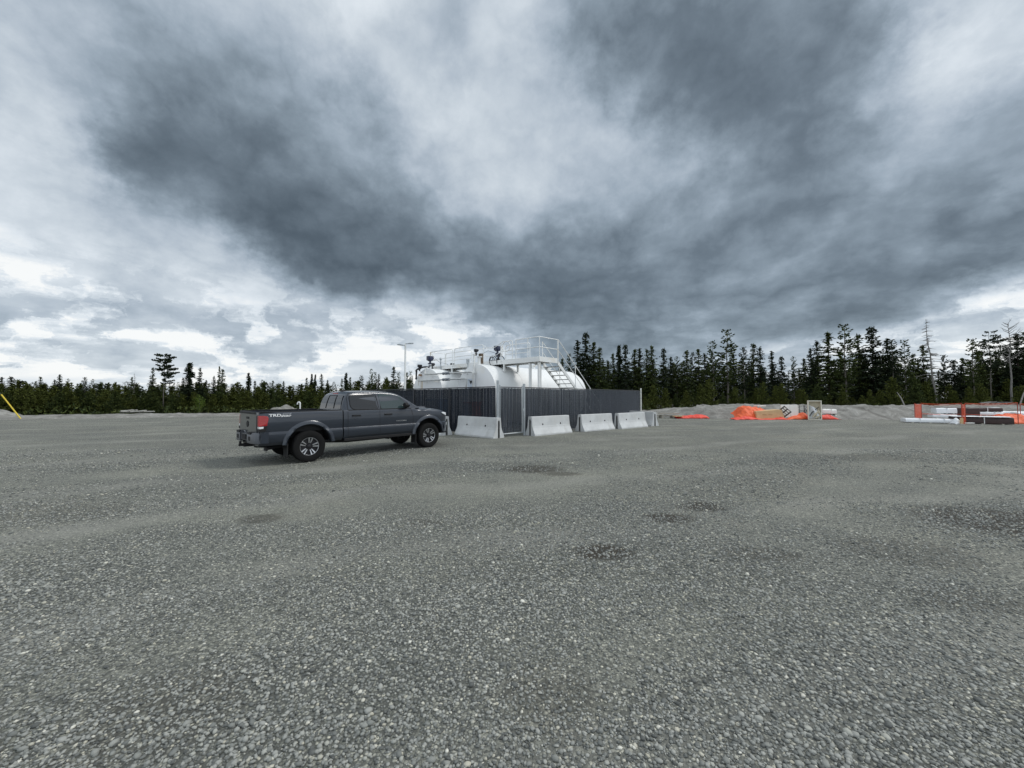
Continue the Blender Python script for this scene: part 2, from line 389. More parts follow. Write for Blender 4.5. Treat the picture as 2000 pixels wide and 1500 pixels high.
# loose stones lying on the yard near the camera
def ico():
    p = (1+5**.5)/2
    v = np.array([(-1,p,0),(1,p,0),(-1,-p,0),(1,-p,0),(0,-1,p),(0,1,p),(0,-1,-p),(0,1,-p),(p,0,-1),(p,0,1),(-p,0,-1),(-p,0,1)], float)
    f = np.array([(0,11,5),(0,5,1),(0,1,7),(0,7,10),(0,10,11),(1,5,9),(5,11,4),(11,10,2),(10,7,6),(7,1,8),(3,9,4),(3,4,2),(3,2,6),(3,6,8),(3,8,9),(4,9,5),(2,4,11),(6,2,10),(8,6,7),(9,8,1)])
    return v/np.linalg.norm(v[0]), f
iv, jf = ico()
pts = []
def scatter(y0, y1, dens, r0, r1, thr):
    xm = 1.5*y1+1.8; n = int(2*xm*(y1-y0)*dens)
    xs = rng.uniform(-xm, xm, n); ys = rng.uniform(y0, y1, n); u = rng.random(n)
    for x, y, k in zip(xs, ys, u):
        if abs(x) > 1.42*max(y, 0)+1.6: continue
        c = coarse(x, y)
        if k < max(.05, (c-thr)*1.9): pts.append((x, y, math.exp(rng.uniform(math.log(r0), math.log(r1)))*(1.6 if rng.random() < .04 else 1)*(.75+.5*c)))
scatter(-.2, 2.0, 4600, .0035, .0115, .05)
scatter(2.0, 3.4, 3000, .0040, .0115, .08)
scatter(3.4, 6.0, 1200, .0055, .0125, .12)
scatter(6.0, 12.0, 220, .0080, .0160, .2)
pts = np.array(pts); N = len(pts)
sc = np.stack([rng.uniform(.8, 1.35, N), rng.uniform(.7, 1.1, N), rng.uniform(.4, .75, N)], 1)*pts[:, 2:3]
jit = 1+rng.uniform(-.22, .22, (N, 12, 1))
vv = iv[None]*jit*sc[:, None, :]
th = rng.uniform(0, 6.283, N); ti = rng.normal(0, .3, N)
c_, s_ = np.cos(ti), np.sin(ti); y_ = vv[:, :, 1]*c_[:, None]-vv[:, :, 2]*s_[:, None]; z_ = vv[:, :, 1]*s_[:, None]+vv[:, :, 2]*c_[:, None]
c_, s_ = np.cos(th), np.sin(th); x2 = vv[:, :, 0]*c_[:, None]-y_*s_[:, None]; y2 = vv[:, :, 0]*s_[:, None]+y_*c_[:, None]
zz = np.array([gz(p[0], p[1]) for p in pts])
vv = np.stack([x2+pts[:, 0:1], y2+pts[:, 1:2], z_+zz[:, None]+sc[:, 2:3]*.45], 2).reshape(-1, 3)
ff = (jf[None]+12*np.arange(N)[:, None, None]).reshape(-1, 3)
STONE = [(0, (.09, .095, .090)), (.25, (.16, .168, .158)), (.55, (.25, .258, .238)), (.8, (.335, .34, .315)), (.93, (.37, .375, .335)), (.975, (.44, .42, .34)), (1, (.66, .65, .58))]
sm = mat('stone', (.2, .2, .2), .8, island=STONE, bump=.3, bscale=300, spec=.35)
tag(np_mesh('gravel_stones', vv, ff, sm, smooth=True), 'loose grey gravel stones lying on the yard in the foreground', 'gravel', kind='stuff')
print('stones', N)

# ------------------------------------------------------------------ gravel banks round the yard
bank_m = bpy.data.materials.new('bank'); bank_m.use_nodes = True; t = NT(bank_m.node_tree); b = t.n['Principled BSDF']
b.inputs['Roughness'].default_value = .95; b.inputs['Specular IOR Level'].default_value = .2
ob = t.new('ShaderNodeTexCoord').outputs['Object']
n1 = t.noise(ob, 1.1, 7, .68, .6); n2 = t.noise(ob, 9, 5, .7)
c = t.ramp(n1.outputs[0], [(.32, (.10, .095, .085)), (.46, (.21, .205, .19)), (.56, (.28, .275, .255)), (.7, (.40, .395, .37))])
c = t.mix(t.mapr(n2.outputs[0], .35, .65, 0, .6), c, (.17, .165, .15))
v1 = t.new('ShaderNodeTexVoronoi'); t.l.new(ob, v1.inputs['Vector']); v1.inputs['Scale'].default_value = 7
c = t.mix(t.mapr(v1.outputs['Distance'], .12, .05, 0, .7), c, (.42, .42, .40))
t.put(b.inputs['Base Color'], c)
bp = t.new('ShaderNodeBump'); bp.inputs['Strength'].default_value = 1; bp.inputs['Distance'].default_value = .12
t.l.new(t.math('ADD', n1.outputs[0], t.math('MULTIPLY', n2.outputs[0], .35)), bp.inputs['Height']); t.l.new(bp.outputs[0], b.inputs['Normal'])
def bank(name, path, width, label, prof, seed, rough=.2, cross=44, step=.16):
    """path: (x,y,height) along the foot; the bank rises away from the yard"""
    P_ = [Vector(p) for p in path]; pts = []
    for a, b_ in zip(P_[:-1], P_[1:]):
        n = max(2, int((b_-a).to_2d().length/step))
        pts += [a.lerp(b_, k/n) for k in range(n)]
    pts.append(P_[-1]); rows = []
    for i, p in enumerate(pts):
        q = pts[min(i+3, len(pts)-1)] - pts[max(i-3, 0)]; d = Vector((q.x, q.y, 0)).normalized(); nrm = Vector((-d.y, d.x, 0))
        row = []
        for k in range(cross+1):
            s_ = k/cross; hh = p.z*np.interp(s_, [a for a, _ in prof], [b__ for _, b__ in prof])
            w = Vector((p.x, p.y, 0)) + nrm*(s_*width + .5*noise.noise(Vector((p.x*.3, p.y*.3, seed))))
            e = min(1, s_*5)*min(1, (1-s_)*5)
            hh += e*p.z**.5*(rough*noise.fractal(Vector((w.x*.9, w.y*.9, seed)), 1, 2, 5) + .35*rough*noise.noise(Vector((w.x*.25, w.y*.25, seed+5))) + .38*rough*noise.fractal(Vector((w.x*3.6, w.y*3.6, seed+9)), 1, 2, 3))
            row.append(Vector((w.x, w.y, max(hh, -.06) if 0 < k < cross else -.06)))
        rows.append(row)
    mb = MB().loft(rows, closed=False, caps=False)
    o = mb.build(name, bank_m, smooth=60); o['kind'] = 'structure'
    return o
rp = [(1100, 806, 38, .1), (1230, 812, 34, .42), (1290, 814, 32.5, .70), (1340, 816.5, 31, .92), (1400, 818, 0, .98), (1550, 819, 0, 1.0), (1700, 820, 0, .95), (1850, 821, 0, .95), (2000, 822, 0, 1.0), (2200, 824, 0, 1.0)]
path = []
for px, py, d, hh in rp:
    g = gnd(px, py); path.append((g.x, g.y, hh))
bank('gravel_bank', path, 7.5, '', [(0, 0), (.12, .45), (.25, .85), (.42, 1), (.7, .95), (1, .3)], 2.2, .17)
path = []
for px, py, hh in [(-150, 822, .2), (0, 820, .22), (60, 819, .28), (200, 817, .30), (330, 815, .26), (470, 812, .2), (600, 809, .18), (800, 806, .15), (1000, 805, .15), (1150, 805, .12)]:
    g = gnd(px, py); path.append((g.x, g.y, hh))
bank('gravel_bank', path, 3.2, '', [(0, 0), (.25, .6), (.5, 1), (.8, .6), (1, .1)], 8.8, .16, cross=16)
def mound(name, c, rx, ry, h, seed, label, m=None, n=44, cat='mound', rz=0):
    mb = MB(); rows = []
    for i in range(n+1):
        row = []
        for j in range(n+1):
            u, v = i/n*2-1, j/n*2-1; r = math.hypot(u, v)
            f = max(0, 1-r**2)**.8; x, y = u*rx*1.0, v*ry
            z = h*f*(1+.35*noise.noise(Vector((u*2.2, v*2.2, seed)))) + .16*h*min(1, f*2)*noise.fractal(Vector((x*1.5, y*1.5, seed)), 1, 2, 5)
            row.append(Vector((x, y, z if r < 1 else -.05)))
        rows.append(row)
    o = mb.loft(rows, closed=False, caps=False).build(name, m or bank_m, smooth=60)
    o.location = c; o.rotation_euler.z = rz
    tag(o, label, cat); return o
g = at(552, 790, 31.5); mound('gravel_mound', (g.x, 31.5, -.03), 1.75, 1.4, .92, 3.3, 'pale grey gravel mound seen over the pickup bed, beside the white vent pipe')
g = at(-22, 790, 30); mound('gravel_mound', (g.x, 30, -.02), 2.2, 1.6, .72, 5.3, 'grey gravel mound cut by the left edge, at the foot of the yellow pole')

# forest floor beyond the banks
ffm = mat('forest_floor', (.035, .034, .018), .95, var=.5, vscale=1.2, bump=.8, bscale=6)
rows = []; bx = []
for px in range(-900, 3100, 60):
    py = np.interp(px, [-900, 0, 470, 800, 1150, 1285, 1400, 2000, 3100], [822, 819, 811, 804.5, 804, 806, 801, 803, 810]); gg = gnd(px, py)
    rows.append([Vector((gg.x*k, gg.y*k + (0 if k > 1.5 else .3*noise.noise(Vector((px*.01, 0, 3)))), .012 if k < 1.02 else .03)) for k in (1, 1.06, 1.15, 1.4, 2, 5, 30)])
tag(MB().loft(rows, closed=False, caps=False).build('forest_floor', ffm), kind='structure')
# ------------------------------------------------------------------ trees
def sprays(c, d, ln, wd, tilt, rg):
    """diamond leaf clumps: centres c (n,3), directions d (n,3)"""
    n = len(c); d = d/np.linalg.norm(d, axis=1, keepdims=True)
    up = np.tile([0, 0, 1.0], (n, 1)) + rg.normal(0, tilt, (n, 3))
    s = np.cross(d, up); s /= np.linalg.norm(s, axis=1, keepdims=True)+1e-9
    ln = ln*rg.uniform(.6, 1.3, (n, 1)); wd = wd*rg.uniform(.6, 1.3, (n, 1))
    nn = np.cross(s, d)
    v = np.stack([c-d*ln*.5, c+s*wd*.5+nn*wd*.12, c+d*ln*.5, c-s*wd*.5+nn*wd*.12], 1).reshape(-1, 3)
    f = np.arange(4*n).reshape(n, 4)
    return v, f
def crown(kind, H, rg):
    C, Dd = [], []
    branches = []
    if kind == 'spruce':
        z = .10*H + rg.uniform(0, .1*H); dz = .026*H
        while z < .985*H:
            t_ = (z-.08*H)/(.92*H); Lm = .185*H*(1-t_)**.85*(1 if t_ > .1 else .75)+.018*H
            for k in range(rg.integers(5, 8)):
                a = rg.uniform(0, 6.283); L_ = Lm*rg.uniform(.55, 1.15)
                if rg.random() < .1: continue
                branches.append((z+rg.uniform(-.4, .4)*dz, a, L_, -.30+.75*t_, .0))
            z += dz*rg.uniform(.8, 1.2)
    elif kind == 'column':
        z = .06*H; dz = .022*H
        while z < .99*H:
            t_ = z/H; Lm = .085*H*(1-t_)**.55*(.75+.4*math.sin(z*2.1+rg.uniform(0, 1)))+.02*H
            for k in range(rg.integers(6, 9)): branches.append((z, rg.uniform(0, 6.283), Lm*rg.uniform(.6, 1.15), -.35+.5*t_, 0))
            z += dz
    elif kind == 'pine':
        z = .36*H; dz = .026*H
        while z < .99*H:
            t_ = (z-.34*H)/(.66*H); Lm = H*(.022+.105*(1-t_)**.6*min(1, .45+t_*2.2))
            for k in range(rg.integers(4, 7)):
                if rg.random() < .15: continue
                branches.append((z, rg.uniform(0, 6.283), Lm*rg.uniform(.45, 1.2), -.1+.6*t_, .2))
            z += dz
        for k in range(7): branches.append((rg.uniform(.2, .42)*H, rg.uniform(0, 6.283), .05*H, -.2, 0))
    elif kind == 'young':
        z = .02*H; dz = .05*H
        while z < .97*H:
            t_ = z/H; Lm = .25*H*(1-t_)**.9*(.75 if t_ < .08 else 1)+.03*H
            for k in range(rg.integers(7, 10)): branches.append((z+rg.uniform(-.5, .5)*dz, rg.uniform(0, 6.283), Lm*rg.uniform(.55, 1.2), .35, .5))
            z += dz
    elif kind == 'poplar':
        for k in range(60):
            t_ = rg.uniform(.12, .97); branches.append((t_*H, rg.uniform(0, 6.283), H*(.05+.20*math.sin(min(1, t_*1.1)*3.0))*rg.uniform(.5, 1.1), .9, .5))
    elif kind == 'umbrella':
        for k in range(64):
            t_ = rg.uniform(.5, .99)
            if rg.random() < .35*(1-t_): continue
            L_ = H*.17*(.55+.6*math.sin((t_-.5)*6.0))*rg.uniform(.5, 1.2)
            branches.append((t_*H, rg.normal(.0, 1.2) if rg.random() < .6 else rg.uniform(0, 6.283), L_, .06, .2))
    step = {'spruce': .19, 'column': .16, 'pine': .17, 'young': .17, 'poplar': .17, 'umbrella': .17}[kind]*(H/11.0 if kind != 'young' and kind != 'poplar' else H/5.0)
    for (z, a, L_, up, curl) in branches:
        n = max(2, int(L_/step)); tt = np.linspace(.18, 1, n)
        dirx, diry = math.cos(a), math.sin(a)
        r = tt*L_; zz = z + up*L_*tt + (curl*.5*L_*tt**2) - (.12*L_*tt**2 if curl == 0 else 0)
        m = {'spruce': 5, 'column': 5, 'pine': 7, 'young': 6, 'poplar': 5, 'umbrella': 7}[kind]
        base = np.stack([dirx*r, diry*r, zz], 1).repeat(m, 0)
        spread = (.05+.22*(1-tt)).repeat(m)[:, None]*L_ + .03
        c = base + rg.normal(0, 1, base.shape)*spread*np.array([.55, .55, .28])
        if kind in ('pine', 'umbrella'):
            keep = (tt.repeat(m) > .32); c = c[keep]
        if kind in ('pine', 'young', 'umbrella', 'poplar'): d = rg.normal(0, .8, c.shape)+np.array([dirx*.8, diry*.8, .7])
        else: d = rg.normal(0, .45, c.shape)+np.array([dirx, diry, -.25])
        C.append(c); Dd.append(d)
    if kind in ('spruce', 'young', 'column', 'pine'):
        c = np.stack([rg.normal(0, .012*H, 14), rg.normal(0, .012*H, 14), np.linspace(.93, 1.0, 14)*H], 1); C.append(c); Dd.append(rg.normal(0, .35, c.shape)+np.array([0, 0, 1.]))
    return np.concatenate(C), np.concatenate(Dd)
FOL = {
 'fol_dark': [(0, (.010, .016, .010)), (.45, (.018, .028, .014)), (.85, (.030, .044, .019)), (1, (.045, .060, .024))],
 'fol_mid':  [(0, (.018, .028, .010)), (.45, (.036, .052, .015)), (.85, (.064, .084, .021)), (1, (.098, .115, .032))],
 'fol_olive':[(0, (.030, .038, .010)), (.45, (.058, .072, .015)), (.85, (.096, .112, .023)), (1, (.13, .145, .036))],
 'fol_lime': [(0, (.05, .085, .015)), (.6, (.10, .15, .025)), (1, (.17, .22, .05))]}
def fol(k): return mat(k, (.03, .05, .02), .75, island=FOL[k], spec=.15)
bark = mat('bark', (.13, .12, .105), .95, var=.35, vscale=9, spec=.1)
bark_d = mat('bark_dark', (.05, .042, .035), .95, var=.35, vscale=9, spec=.1)
bark_dead = mat('bark_dead', (.20, .19, .18), .9, var=.3, vscale=8, spec=.1)
PROTO = {}
def tree_proto(key, kind, H, seed, fm, name):
    rg = np.random.default_rng(seed); c, d = crown(kind, H, rg)
    s_ = {'spruce': (.36, .15, .5), 'column': (.34, .16, .5), 'pine': (.30, .15, .9), 'young': (.26, .10, .9), 'poplar': (.16, .12, 1.0), 'umbrella': (.30, .15, .9)}[kind]
    v, f = sprays(c, d, s_[0], s_[1], s_[2], rg)
    bend = rg.uniform(-.35, .35, 2); root = thing(name, 'x', 'tree')
    co_ = np_mesh('crown', v, f, fol(fm), root)
    px = [(0, 0, -.15)] + [(bend[0]*.15*math.sin(k*1.3), bend[1]*.15*math.cos(k*1.7), H*k/6) for k in range(1, 7)]
    r0 = .0085*H if kind not in ('young', 'poplar') else .014*H
    mb = MB().tube(px, [r0*(1.15-k/6.4) for k in range(7)], 7)
    if kind in ('pine', 'spruce', 'umbrella'):       # bare dead twigs low on the trunk
        for k in range(14 if kind == 'pine' else 6):
            a = rg.uniform(0, 6.283); z = rg.uniform(.12, .5)*H; L_ = rg.uniform(.03, .07)*H
            mb.tube([(0, 0, z), (math.cos(a)*L_, math.sin(a)*L_, z-.2*L_)], [.02, .006], 4, False)
    mb.build('trunk', bark if kind in ('pine', 'umbrella', 'poplar') else bark_d, root, smooth=50)
    PROTO[key] = (root, H, [co_] , v, f)
for i in range(5): tree_proto('spruce%d' % i, 'spruce', 11.0, 20+i, ('fol_mid', 'fol_dark', 'fol_mid', 'fol_dark', 'fol_olive')[i], 'spruce_tree')
for i in range(3): tree_proto('pine%d' % i, 'pine', 11.5, 40+i, 'fol_mid' if i != 1 else 'fol_dark', 'pine_tree')
for i in range(4): tree_proto('young%d' % i, 'young', 4.6, 60+i, 'fol_olive' if i != 2 else 'fol_mid', 'young_pine')
tree_proto('column0', 'column', 8.0, 80, 'fol_dark', 'spruce_tree')
tree_proto('poplar0', 'poplar', 4.0, 90, 'fol_lime', 'poplar_tree')
tree_proto('umbrella0', 'umbrella', 9.0, 95, 'fol_dark', 'pine_tree')
tree_proto('umbrella1', 'umbrella', 11.0, 97, 'fol_dark', 'pine_tree')
def dead_proto(key, H, seed, twig, white):
    rg = np.random.default_rng(seed); root = thing('dead_tree', 'x', 'tree')
    mb = MB().tube([(0, 0, -.1)]+[(.02*k*(k % 3-1), .01*k, H*k/8) for k in range(1, 9)], [.013*H*(1.1-k/8.3) for k in range(9)], 7)
    br = MB()
    for k in range(twig):
        t_ = rg.uniform(.38, .99) if not white else rg.uniform(.55, .99); a = rg.uniform(0, 6.283); L_ = (.16*(1.05-t_)+.035)*H*rg.uniform(.5, 1.2)*(1.5 if white else 1)
        up = .5 if white else -.15; p0 = Vector((0, 0, t_*H)); p1 = p0+Vector((math.cos(a)*L_*.6, math.sin(a)*L_*.6, up*L_*.6)); p2 = p0+Vector((math.cos(a+.3)*L_, math.sin(a+.3)*L_, up*L_*1.3))
        br.tube([p0, p1, p2], [.035, .022, .008], 4, False)
        for q in range(3):
            s_ = p1.lerp(p2, rg.random()); b2 = a+rg.uniform(-1.3, 1.3); br.tube([s_, s_+Vector((math.cos(b2), math.sin(b2), up+.2))*L_*.35], [.014, .005], 3, False)
    mb.add(br.v, br.f); mb.build('trunk', bark_dead, root, smooth=50)
    PROTO[key] = (root, H, None, None, None)
dead_proto('dead0', 10.0, 5, 60, False); dead_proto('birch0', 9.0, 9, 34, True)
USED = set(); rt = random.Random(11)
KIDS = {k: children(v[0]) for k, v in PROTO.items()}
TREE_N = 0
def plant(key, x, y, h, label, group=None, wide=1.0, lean=(0, 0), cat='tree', z=-.02):
    global TREE_N
    root, H, *_ = PROTO[key]
    if key in USED:
        r = root.copy(); COL.objects.link(r)
        for ch in KIDS[key]:
            c = ch.copy(); COL.objects.link(c); c.parent = r
    else: r = root; USED.add(key)
    s_ = h/H; r.location = (x, y, z); r.scale = (s_*wide, s_*wide, s_); r.rotation_euler = (lean[0], lean[1], rt.uniform(0, 6.283))
    if key.startswith('umbrella'): r.rotation_euler.z = 0
    if lean != (0, 0): r.rotation_euler.z = 0
    r['label'] = label; r['category'] = cat
    if group: r['group'] = group
    elif 'group' in r: del r['group']
    TREE_N += 1
    return r
def plant_px(key, px, topy, d, label, group=None, **kw):
    p = at(px, topy, d); return plant(key, p.x, d, max(1.0, p.z), label, group, **kw)

G_R = 'conifers of the tall forest edge behind the right gravel bank'; L_R = 'dark conifer in the tall forest edge behind the right gravel bank'
G_L = 'young pines massed beyond the left edge of the yard'; L_L = 'bushy olive green young pine in the low mass beyond the left edge of the yard'
G_Y = 'young pines in front of the tall forest'; L_Y = 'low olive green young pine growing just behind the right gravel bank'
G_S = 'thin conifers poking above the young pines'; L_S = 'small dark conifer poking above the young pines left of the tanks'
R_ = [ # px, top y, depth, kind, width, label or None
 (1128,664,47,'spruce1',.8,None),(1144,648,46,'spruce3',.85,'tall dark conifer at the centre of the cluster just right of the tank stairs'),(1159,668,47,'spruce0',.85,None),(1112,690,49,'spruce2',.7,None),(1098,700,50,'spruce0',.8,None),
 (1171,678,47,'spruce2',.9,None),(1197,690,48,'spruce0',.8,None),(1209,674,47,'column0',.65,'slim spire-topped conifer above the right end of the slatted fence'),(1221,672,46,'spruce3',.8,None),(1239,682,47,'spruce0',.9,None),(1249,680,49,'spruce1',.8,None),
 (1263,681,46,'spruce2',.75,None),(1273,675,46,'spruce0',.8,None),(1296,679,47,'spruce3',.75,None),(1310,697,50,'spruce1',.8,None),(1322,697,48,'pine0',.8,None),
 (1341,684,46,'spruce2',1,None),(1353,689,48,'pine1',.7,None),(1364,681,46,'spruce0',.8,None),(1376,690,48,'spruce3',.9,None),(1392,667,44,'pine0',.95,'slender pine with bare leaning trunk beside the tallest pine of the middle forest'),
 (1419,644,44,'pine2',1.05,'tallest pine of the middle forest, bare pale trunk, left of the pallet heap'),(1432,690,48,'spruce1',.9,None),(1452,679,45,'pine1',.8,None),(1471,670,46,'spruce2',.8,None),(1484,677,47,'spruce3',.75,None),
 (1507,685,47,'spruce1',.7,None),(1526,695,46,'spruce3',.8,None),(1549,697,49,'pine0',.7,None),(1570,700,48,'spruce0',.9,None),(1583,680,46,'spruce1',.7,None),(1595,665,47,'spruce3',.7,None),
 (1617,649,45,'spruce0',1.05,'broad dark conifer standing left of the sparse-crowned pine above the upright crate'),(1648,634,44,'pine2',1.0,'tall sparse-crowned pine with bare trunk, right of the upright crate'),(1675,652,46,'spruce2',.85,None),(1702,637,45,'spruce3',1.1,'tall pointed spruce, dense and symmetrical, left of the broken grey tree'),
 (1732,661,46,'spruce1',.8,None),(1742,664,45,'pine1',.7,None),(1766,665,45,'pine0',.85,None),(1783,690,48,'spruce2',.8,None),(1802,674,44,'spruce0',1.0,None),(1843,694,46,'pine1',.75,None),(1862,702,46,'spruce3',1.1,None),
 (1877,712,48,'spruce1',.9,None),(1898,662,43,'pine2',.9,'pine with tufted leaning crown, left of the round-headed pine at the far right'),(1912,685,46,'spruce2',.9,None),(1931,648,43,'umbrella1',.62,'thin pine with rounded umbrella head on a bare pale trunk, far right'),(1945,686,46,'spruce0',.9,None),
 (1985,652,44,'spruce1',1.1,None),(2003,646,44,'spruce0',1.0,None),(1966,676,46,'spruce3',.9,None)]
for px, ty, d, k, w, lab in R_:
    w *= 1.18
    plant_px(k, px, ty, d+rt.uniform(-.8, .8), lab or L_R, None if lab else G_R, wide=w)
plant_px('dead0', 1824, 622, 42.5, 'dead grey broken-topped tree leaning left above the orange snow fence', lean=(0, -.09), wide=.75)
plant_px('birch0', 1969, 632, 41.5, 'bare pale dead tree with spreading twigs at the far right edge', wide=.8)
FX = [1085, 1105, 1150, 1250, 1350, 1450, 1550, 1600, 1750, 1830, 1900, 2000, 2300]; FY = [735, 718, 690, 697, 700, 694, 712, 690, 682, 712, 690, 670, 650]
for i in range(92):
    px = 1085 + i*(1180/92.0) + rt.uniform(-6, 6); ty = np.interp(px, FX, FY)+rt.uniform(2, 34); d = rt.uniform(46, 56)
    plant_px(rt.choice(['spruce0', 'spruce1', 'spruce2', 'spruce4', 'pine0', 'pine1', 'spruce4', 'pine2']), px, ty, d, L_R, G_R, wide=rt.uniform(.9, 1.35))
for i in range(46):
    px = 1262 + i*(960/46.0)+rt.uniform(-8, 8); d = rt.uniform(39.5, 43.5)
    plant_px('young%d' % rt.randrange(4), px, rt.uniform(735, 776), d, L_Y, G_Y, wide=rt.uniform(.8, 1.15))
L2 = [(4,736,40,'spruce1',1.0,None),(22,735,41,'spruce3',1.3,None),(52,746,40,'young1',1,None),(70,744,40,'spruce0',.8,None),(79,735,40,'spruce2',.8,None),(107,741,40,'spruce3',.8,None),(117,731,40,'spruce1',.9,None),(133,740,41,'pine0',.9,None),(166,737,40,'pine1',.9,None),(182,741,40,'pine2',.9,None),(225,746,41,'young0',.9,None),
 (258,736,40,'spruce0',.8,None),(263,729,40,'dead0',.6,'thin bare dead treetop above the young pines left of the umbrella-shaped pine'),(299,717,39,'spruce2',.75,'narrow dark conifer immediately left of the tall umbrella-shaped pine'),(322,691,38.5,'umbrella0',.95,'tall lopsided pine with flat top and bare trunk rising above the young pines'),
 (371,708,38,'column0',1.25,'very dense dark columnar conifer right of the lopsided pine'),(358,737,39,'spruce3',.7,None),(391,718,39,'spruce1',.75,'thin ragged conifer just right of the dense dark column-shaped one'),(418,734,40,'spruce3',.75,None),(429,715,40,'spruce0',.5,None),(435,720,39,'spruce2',.8,'tapering dark conifer, biggest of the pair left of the pickup'),
 (403,742,41,'spruce1',.8,None),(486,728,41,'column0',.9,None),(498,743,42,'spruce3',.8,None),(512,742,42,'pine0',.7,None),(533,743,42,'spruce0',.9,None),(554,744,42,'spruce1',.8,None),(599,737,43,'spruce2',.7,None),(609,730,43,'column0',.6,None),(616,731,43,'column0',.55,None),(628,730,43,'spruce3',.75,None),
 (640,742,44,'spruce1',.8,None),(676,728,44,'column0',.8,None),(668,739,44,'spruce0',.7,None),(684,736,44,'spruce2',.8,None),(706,734,44,'pine1',1,None),(725,721,43,'pine0',.8,None),(733,727,44,'pine2',.8,None),(740,730,44,'spruce1',.7,None),(754,736,44,'young0',.8,None),
 (769,715,43,'spruce3',.85,'dark pointed spruce, tallest tree left of the white lamp post'),(779,727,44,'pine2',.8,None),(795,727,45,'spruce0',.9,None),(802,726,44,'pine0',.8,None),(815,735,46,'spruce2',.9,None)]
for px, ty, d, k, w, lab in L2: plant_px(k, px, ty, d+rt.uniform(-.6, .6), lab or L_S, None if lab else G_S, wide=w)
plant_px('poplar0', 390, 772, 36.3, 'light yellow-green leafy sapling in front of the dark young pines', wide=1.1)
for i in range(118):
    px = -200 + i*(1050/118.0)+rt.uniform(-8, 8); lay = i % 3
    dB = np.interp(px, [-200, 0, 470, 850], [33, 33.5, 37.5, 41]); d = dB + [1.5, 3.6, 6.0][lay] + rt.uniform(-.6, .6)
    ty = np.interp(px, [-200, 0, 300, 600, 850], [742, 748, 752, 752, 744]) + [12, 3, -4][lay] + rt.uniform(-4, 7)
    plant_px('young%d' % rt.randrange(4), px, ty, d, L_L, G_L, wide=rt.uniform(1.25, 1.7))
print('trees', TREE_N)
# the wood goes on behind as one mass
VV, FF, o_ = [], [], 0; rg = np.random.default_rng(3)
for i in range(460):
    key = rt.choice(['spruce0', 'spruce1', 'spruce2', 'pine0', 'pine1']); _, H, _, v, f = PROTO[key]
    px = rt.uniform(-300, 2350); right = px > 1060; d = rt.uniform(58, 72) if right else rt.uniform(50, 62)
    ty = (np.interp(px, FX, FY)+rt.uniform(8, 40)) if right else rt.uniform(745, 757)
    p = at(px, ty, d); s_ = p.z/H; keep = rg.random(len(f)) < .35
    fk = f[keep]; vk = v[fk.ravel()]; a = rt.uniform(0, 6.28)
    vk = np.stack([(vk[:, 0]*math.cos(a)-vk[:, 1]*math.sin(a))*s_*1.1+p.x, (vk[:, 0]*math.sin(a)+vk[:, 1]*math.cos(a))*s_*1.1+d, vk[:, 2]*s_], 1)
    VV.append(vk); FF.append(np.arange(len(vk)).reshape(-1, 4)+o_); o_ += len(vk)
tag(np_mesh('forest', np.concatenate(VV), np.concatenate(FF), fol('fol_dark')), 'dark depth of the conifer forest behind the front trees', 'forest', kind='stuff')
# low undergrowth along the wood's edge
VV = []
n = 9000; px = rg.uniform(-250, 2300, n); dB = np.interp(px, [-250, 0, 470, 850, 1150, 1285, 1400, 2300], [32.5, 33.0, 36.5, 41, 41, 38, 37, 37]); d = dB+rg.uniform(0, 5, n)**1.0
X = (px-CXP)/FPX*d
cl = np.array([noise.noise(Vector((x*.35, y*.35, 9))) for x, y in zip(X, d)])
hz = rg.random(n)*(.25+.75*np.clip(.5+cl*1.4, 0, 1))
v, f = sprays(np.stack([X, d, hz+.02], 1), rg.normal(0, .6, (n, 3))+np.array([0, 0, 1.]), .34, .14, .9, rg)
tag(np_mesh('undergrowth', v, f, fol('fol_mid')), 'low green undergrowth along the foot of the trees', 'undergrowth', kind='stuff')
# ------------------------------------------------------------------ pickup truck
paint = mat('truck_paint', (.020, .027, .040), .36, .3, coat=.7, var=.05, vscale=3)
dkpl = mat('black_plastic', (.012, .012, .013), .65, spec=.3)
glass_d = mat('dark_glass', (.010, .011, .013), .08, coat=.3); glass_l = mat('tinted_glass', (.030, .048, .050), .06, coat=.3)
rubber = mat('rubber', (.010, .010, .010), .9, bump=.3, bscale=60, spec=.2); alloy = mat('alloy', (.55, .56, .58), .28, .85)
alloy_d = mat('dark_alloy', (.025, .025, .028), .35, .5); red = mat('red_lens', (.33, .006, .008), .22, coat=.5); lens = mat('clear_lens', (.72, .74, .76), .12, coat=1)
white_d = mat('white_decal', (.72, .72, .72), .5); grey_d = mat('grey_decal', (.20, .21, .23), .5); gapm = mat('panel_gap', (.006, .006, .007), .8)
steel_dk = mat('bumper_steel', (.10, .105, .115), .38, .6)
TR = thing('pickup_truck', 'dark grey double cab pickup truck parked on the gravel in front of the fence', 'pickup truck', (-5.715, 10.25, .0), R(47.5))
TR.rotation_euler = (0, R(-.35), R(47.5)); TR.location.z = .005
ZP = [.48, .53, .58, .66, .735, .775, .80, .88, .97, 1.05, 1.12, 1.18, 1.225, 1.255]
YP = [.86, .905, .925, .932, .937, .932, .903, .910, .914, .912, .908, .903, .897, .884]
def side(z): return float(np.interp(z, ZP, YP))
def taper(x): return float(np.interp(x, [-1.15, -1.0, -.7, 3.7, 4.05, 4.25, 4.38, 4.46], [-.07, -.03, -.004, 0, -.03, -.085, -.19, -.36]))
def ztop(x): return float(np.interp(x, [.8, 3.0, 3.12, 3.5, 3.8, 4.1, 4.3, 4.40, 4.46], [1.255, 1.255, 1.245, 1.235, 1.21, 1.165, 1.10, 1.0, .86]))
def zbot(x): return float(np.interp(x, [.8, 4.0, 4.46], [.48, .48, .50]))
rings = []
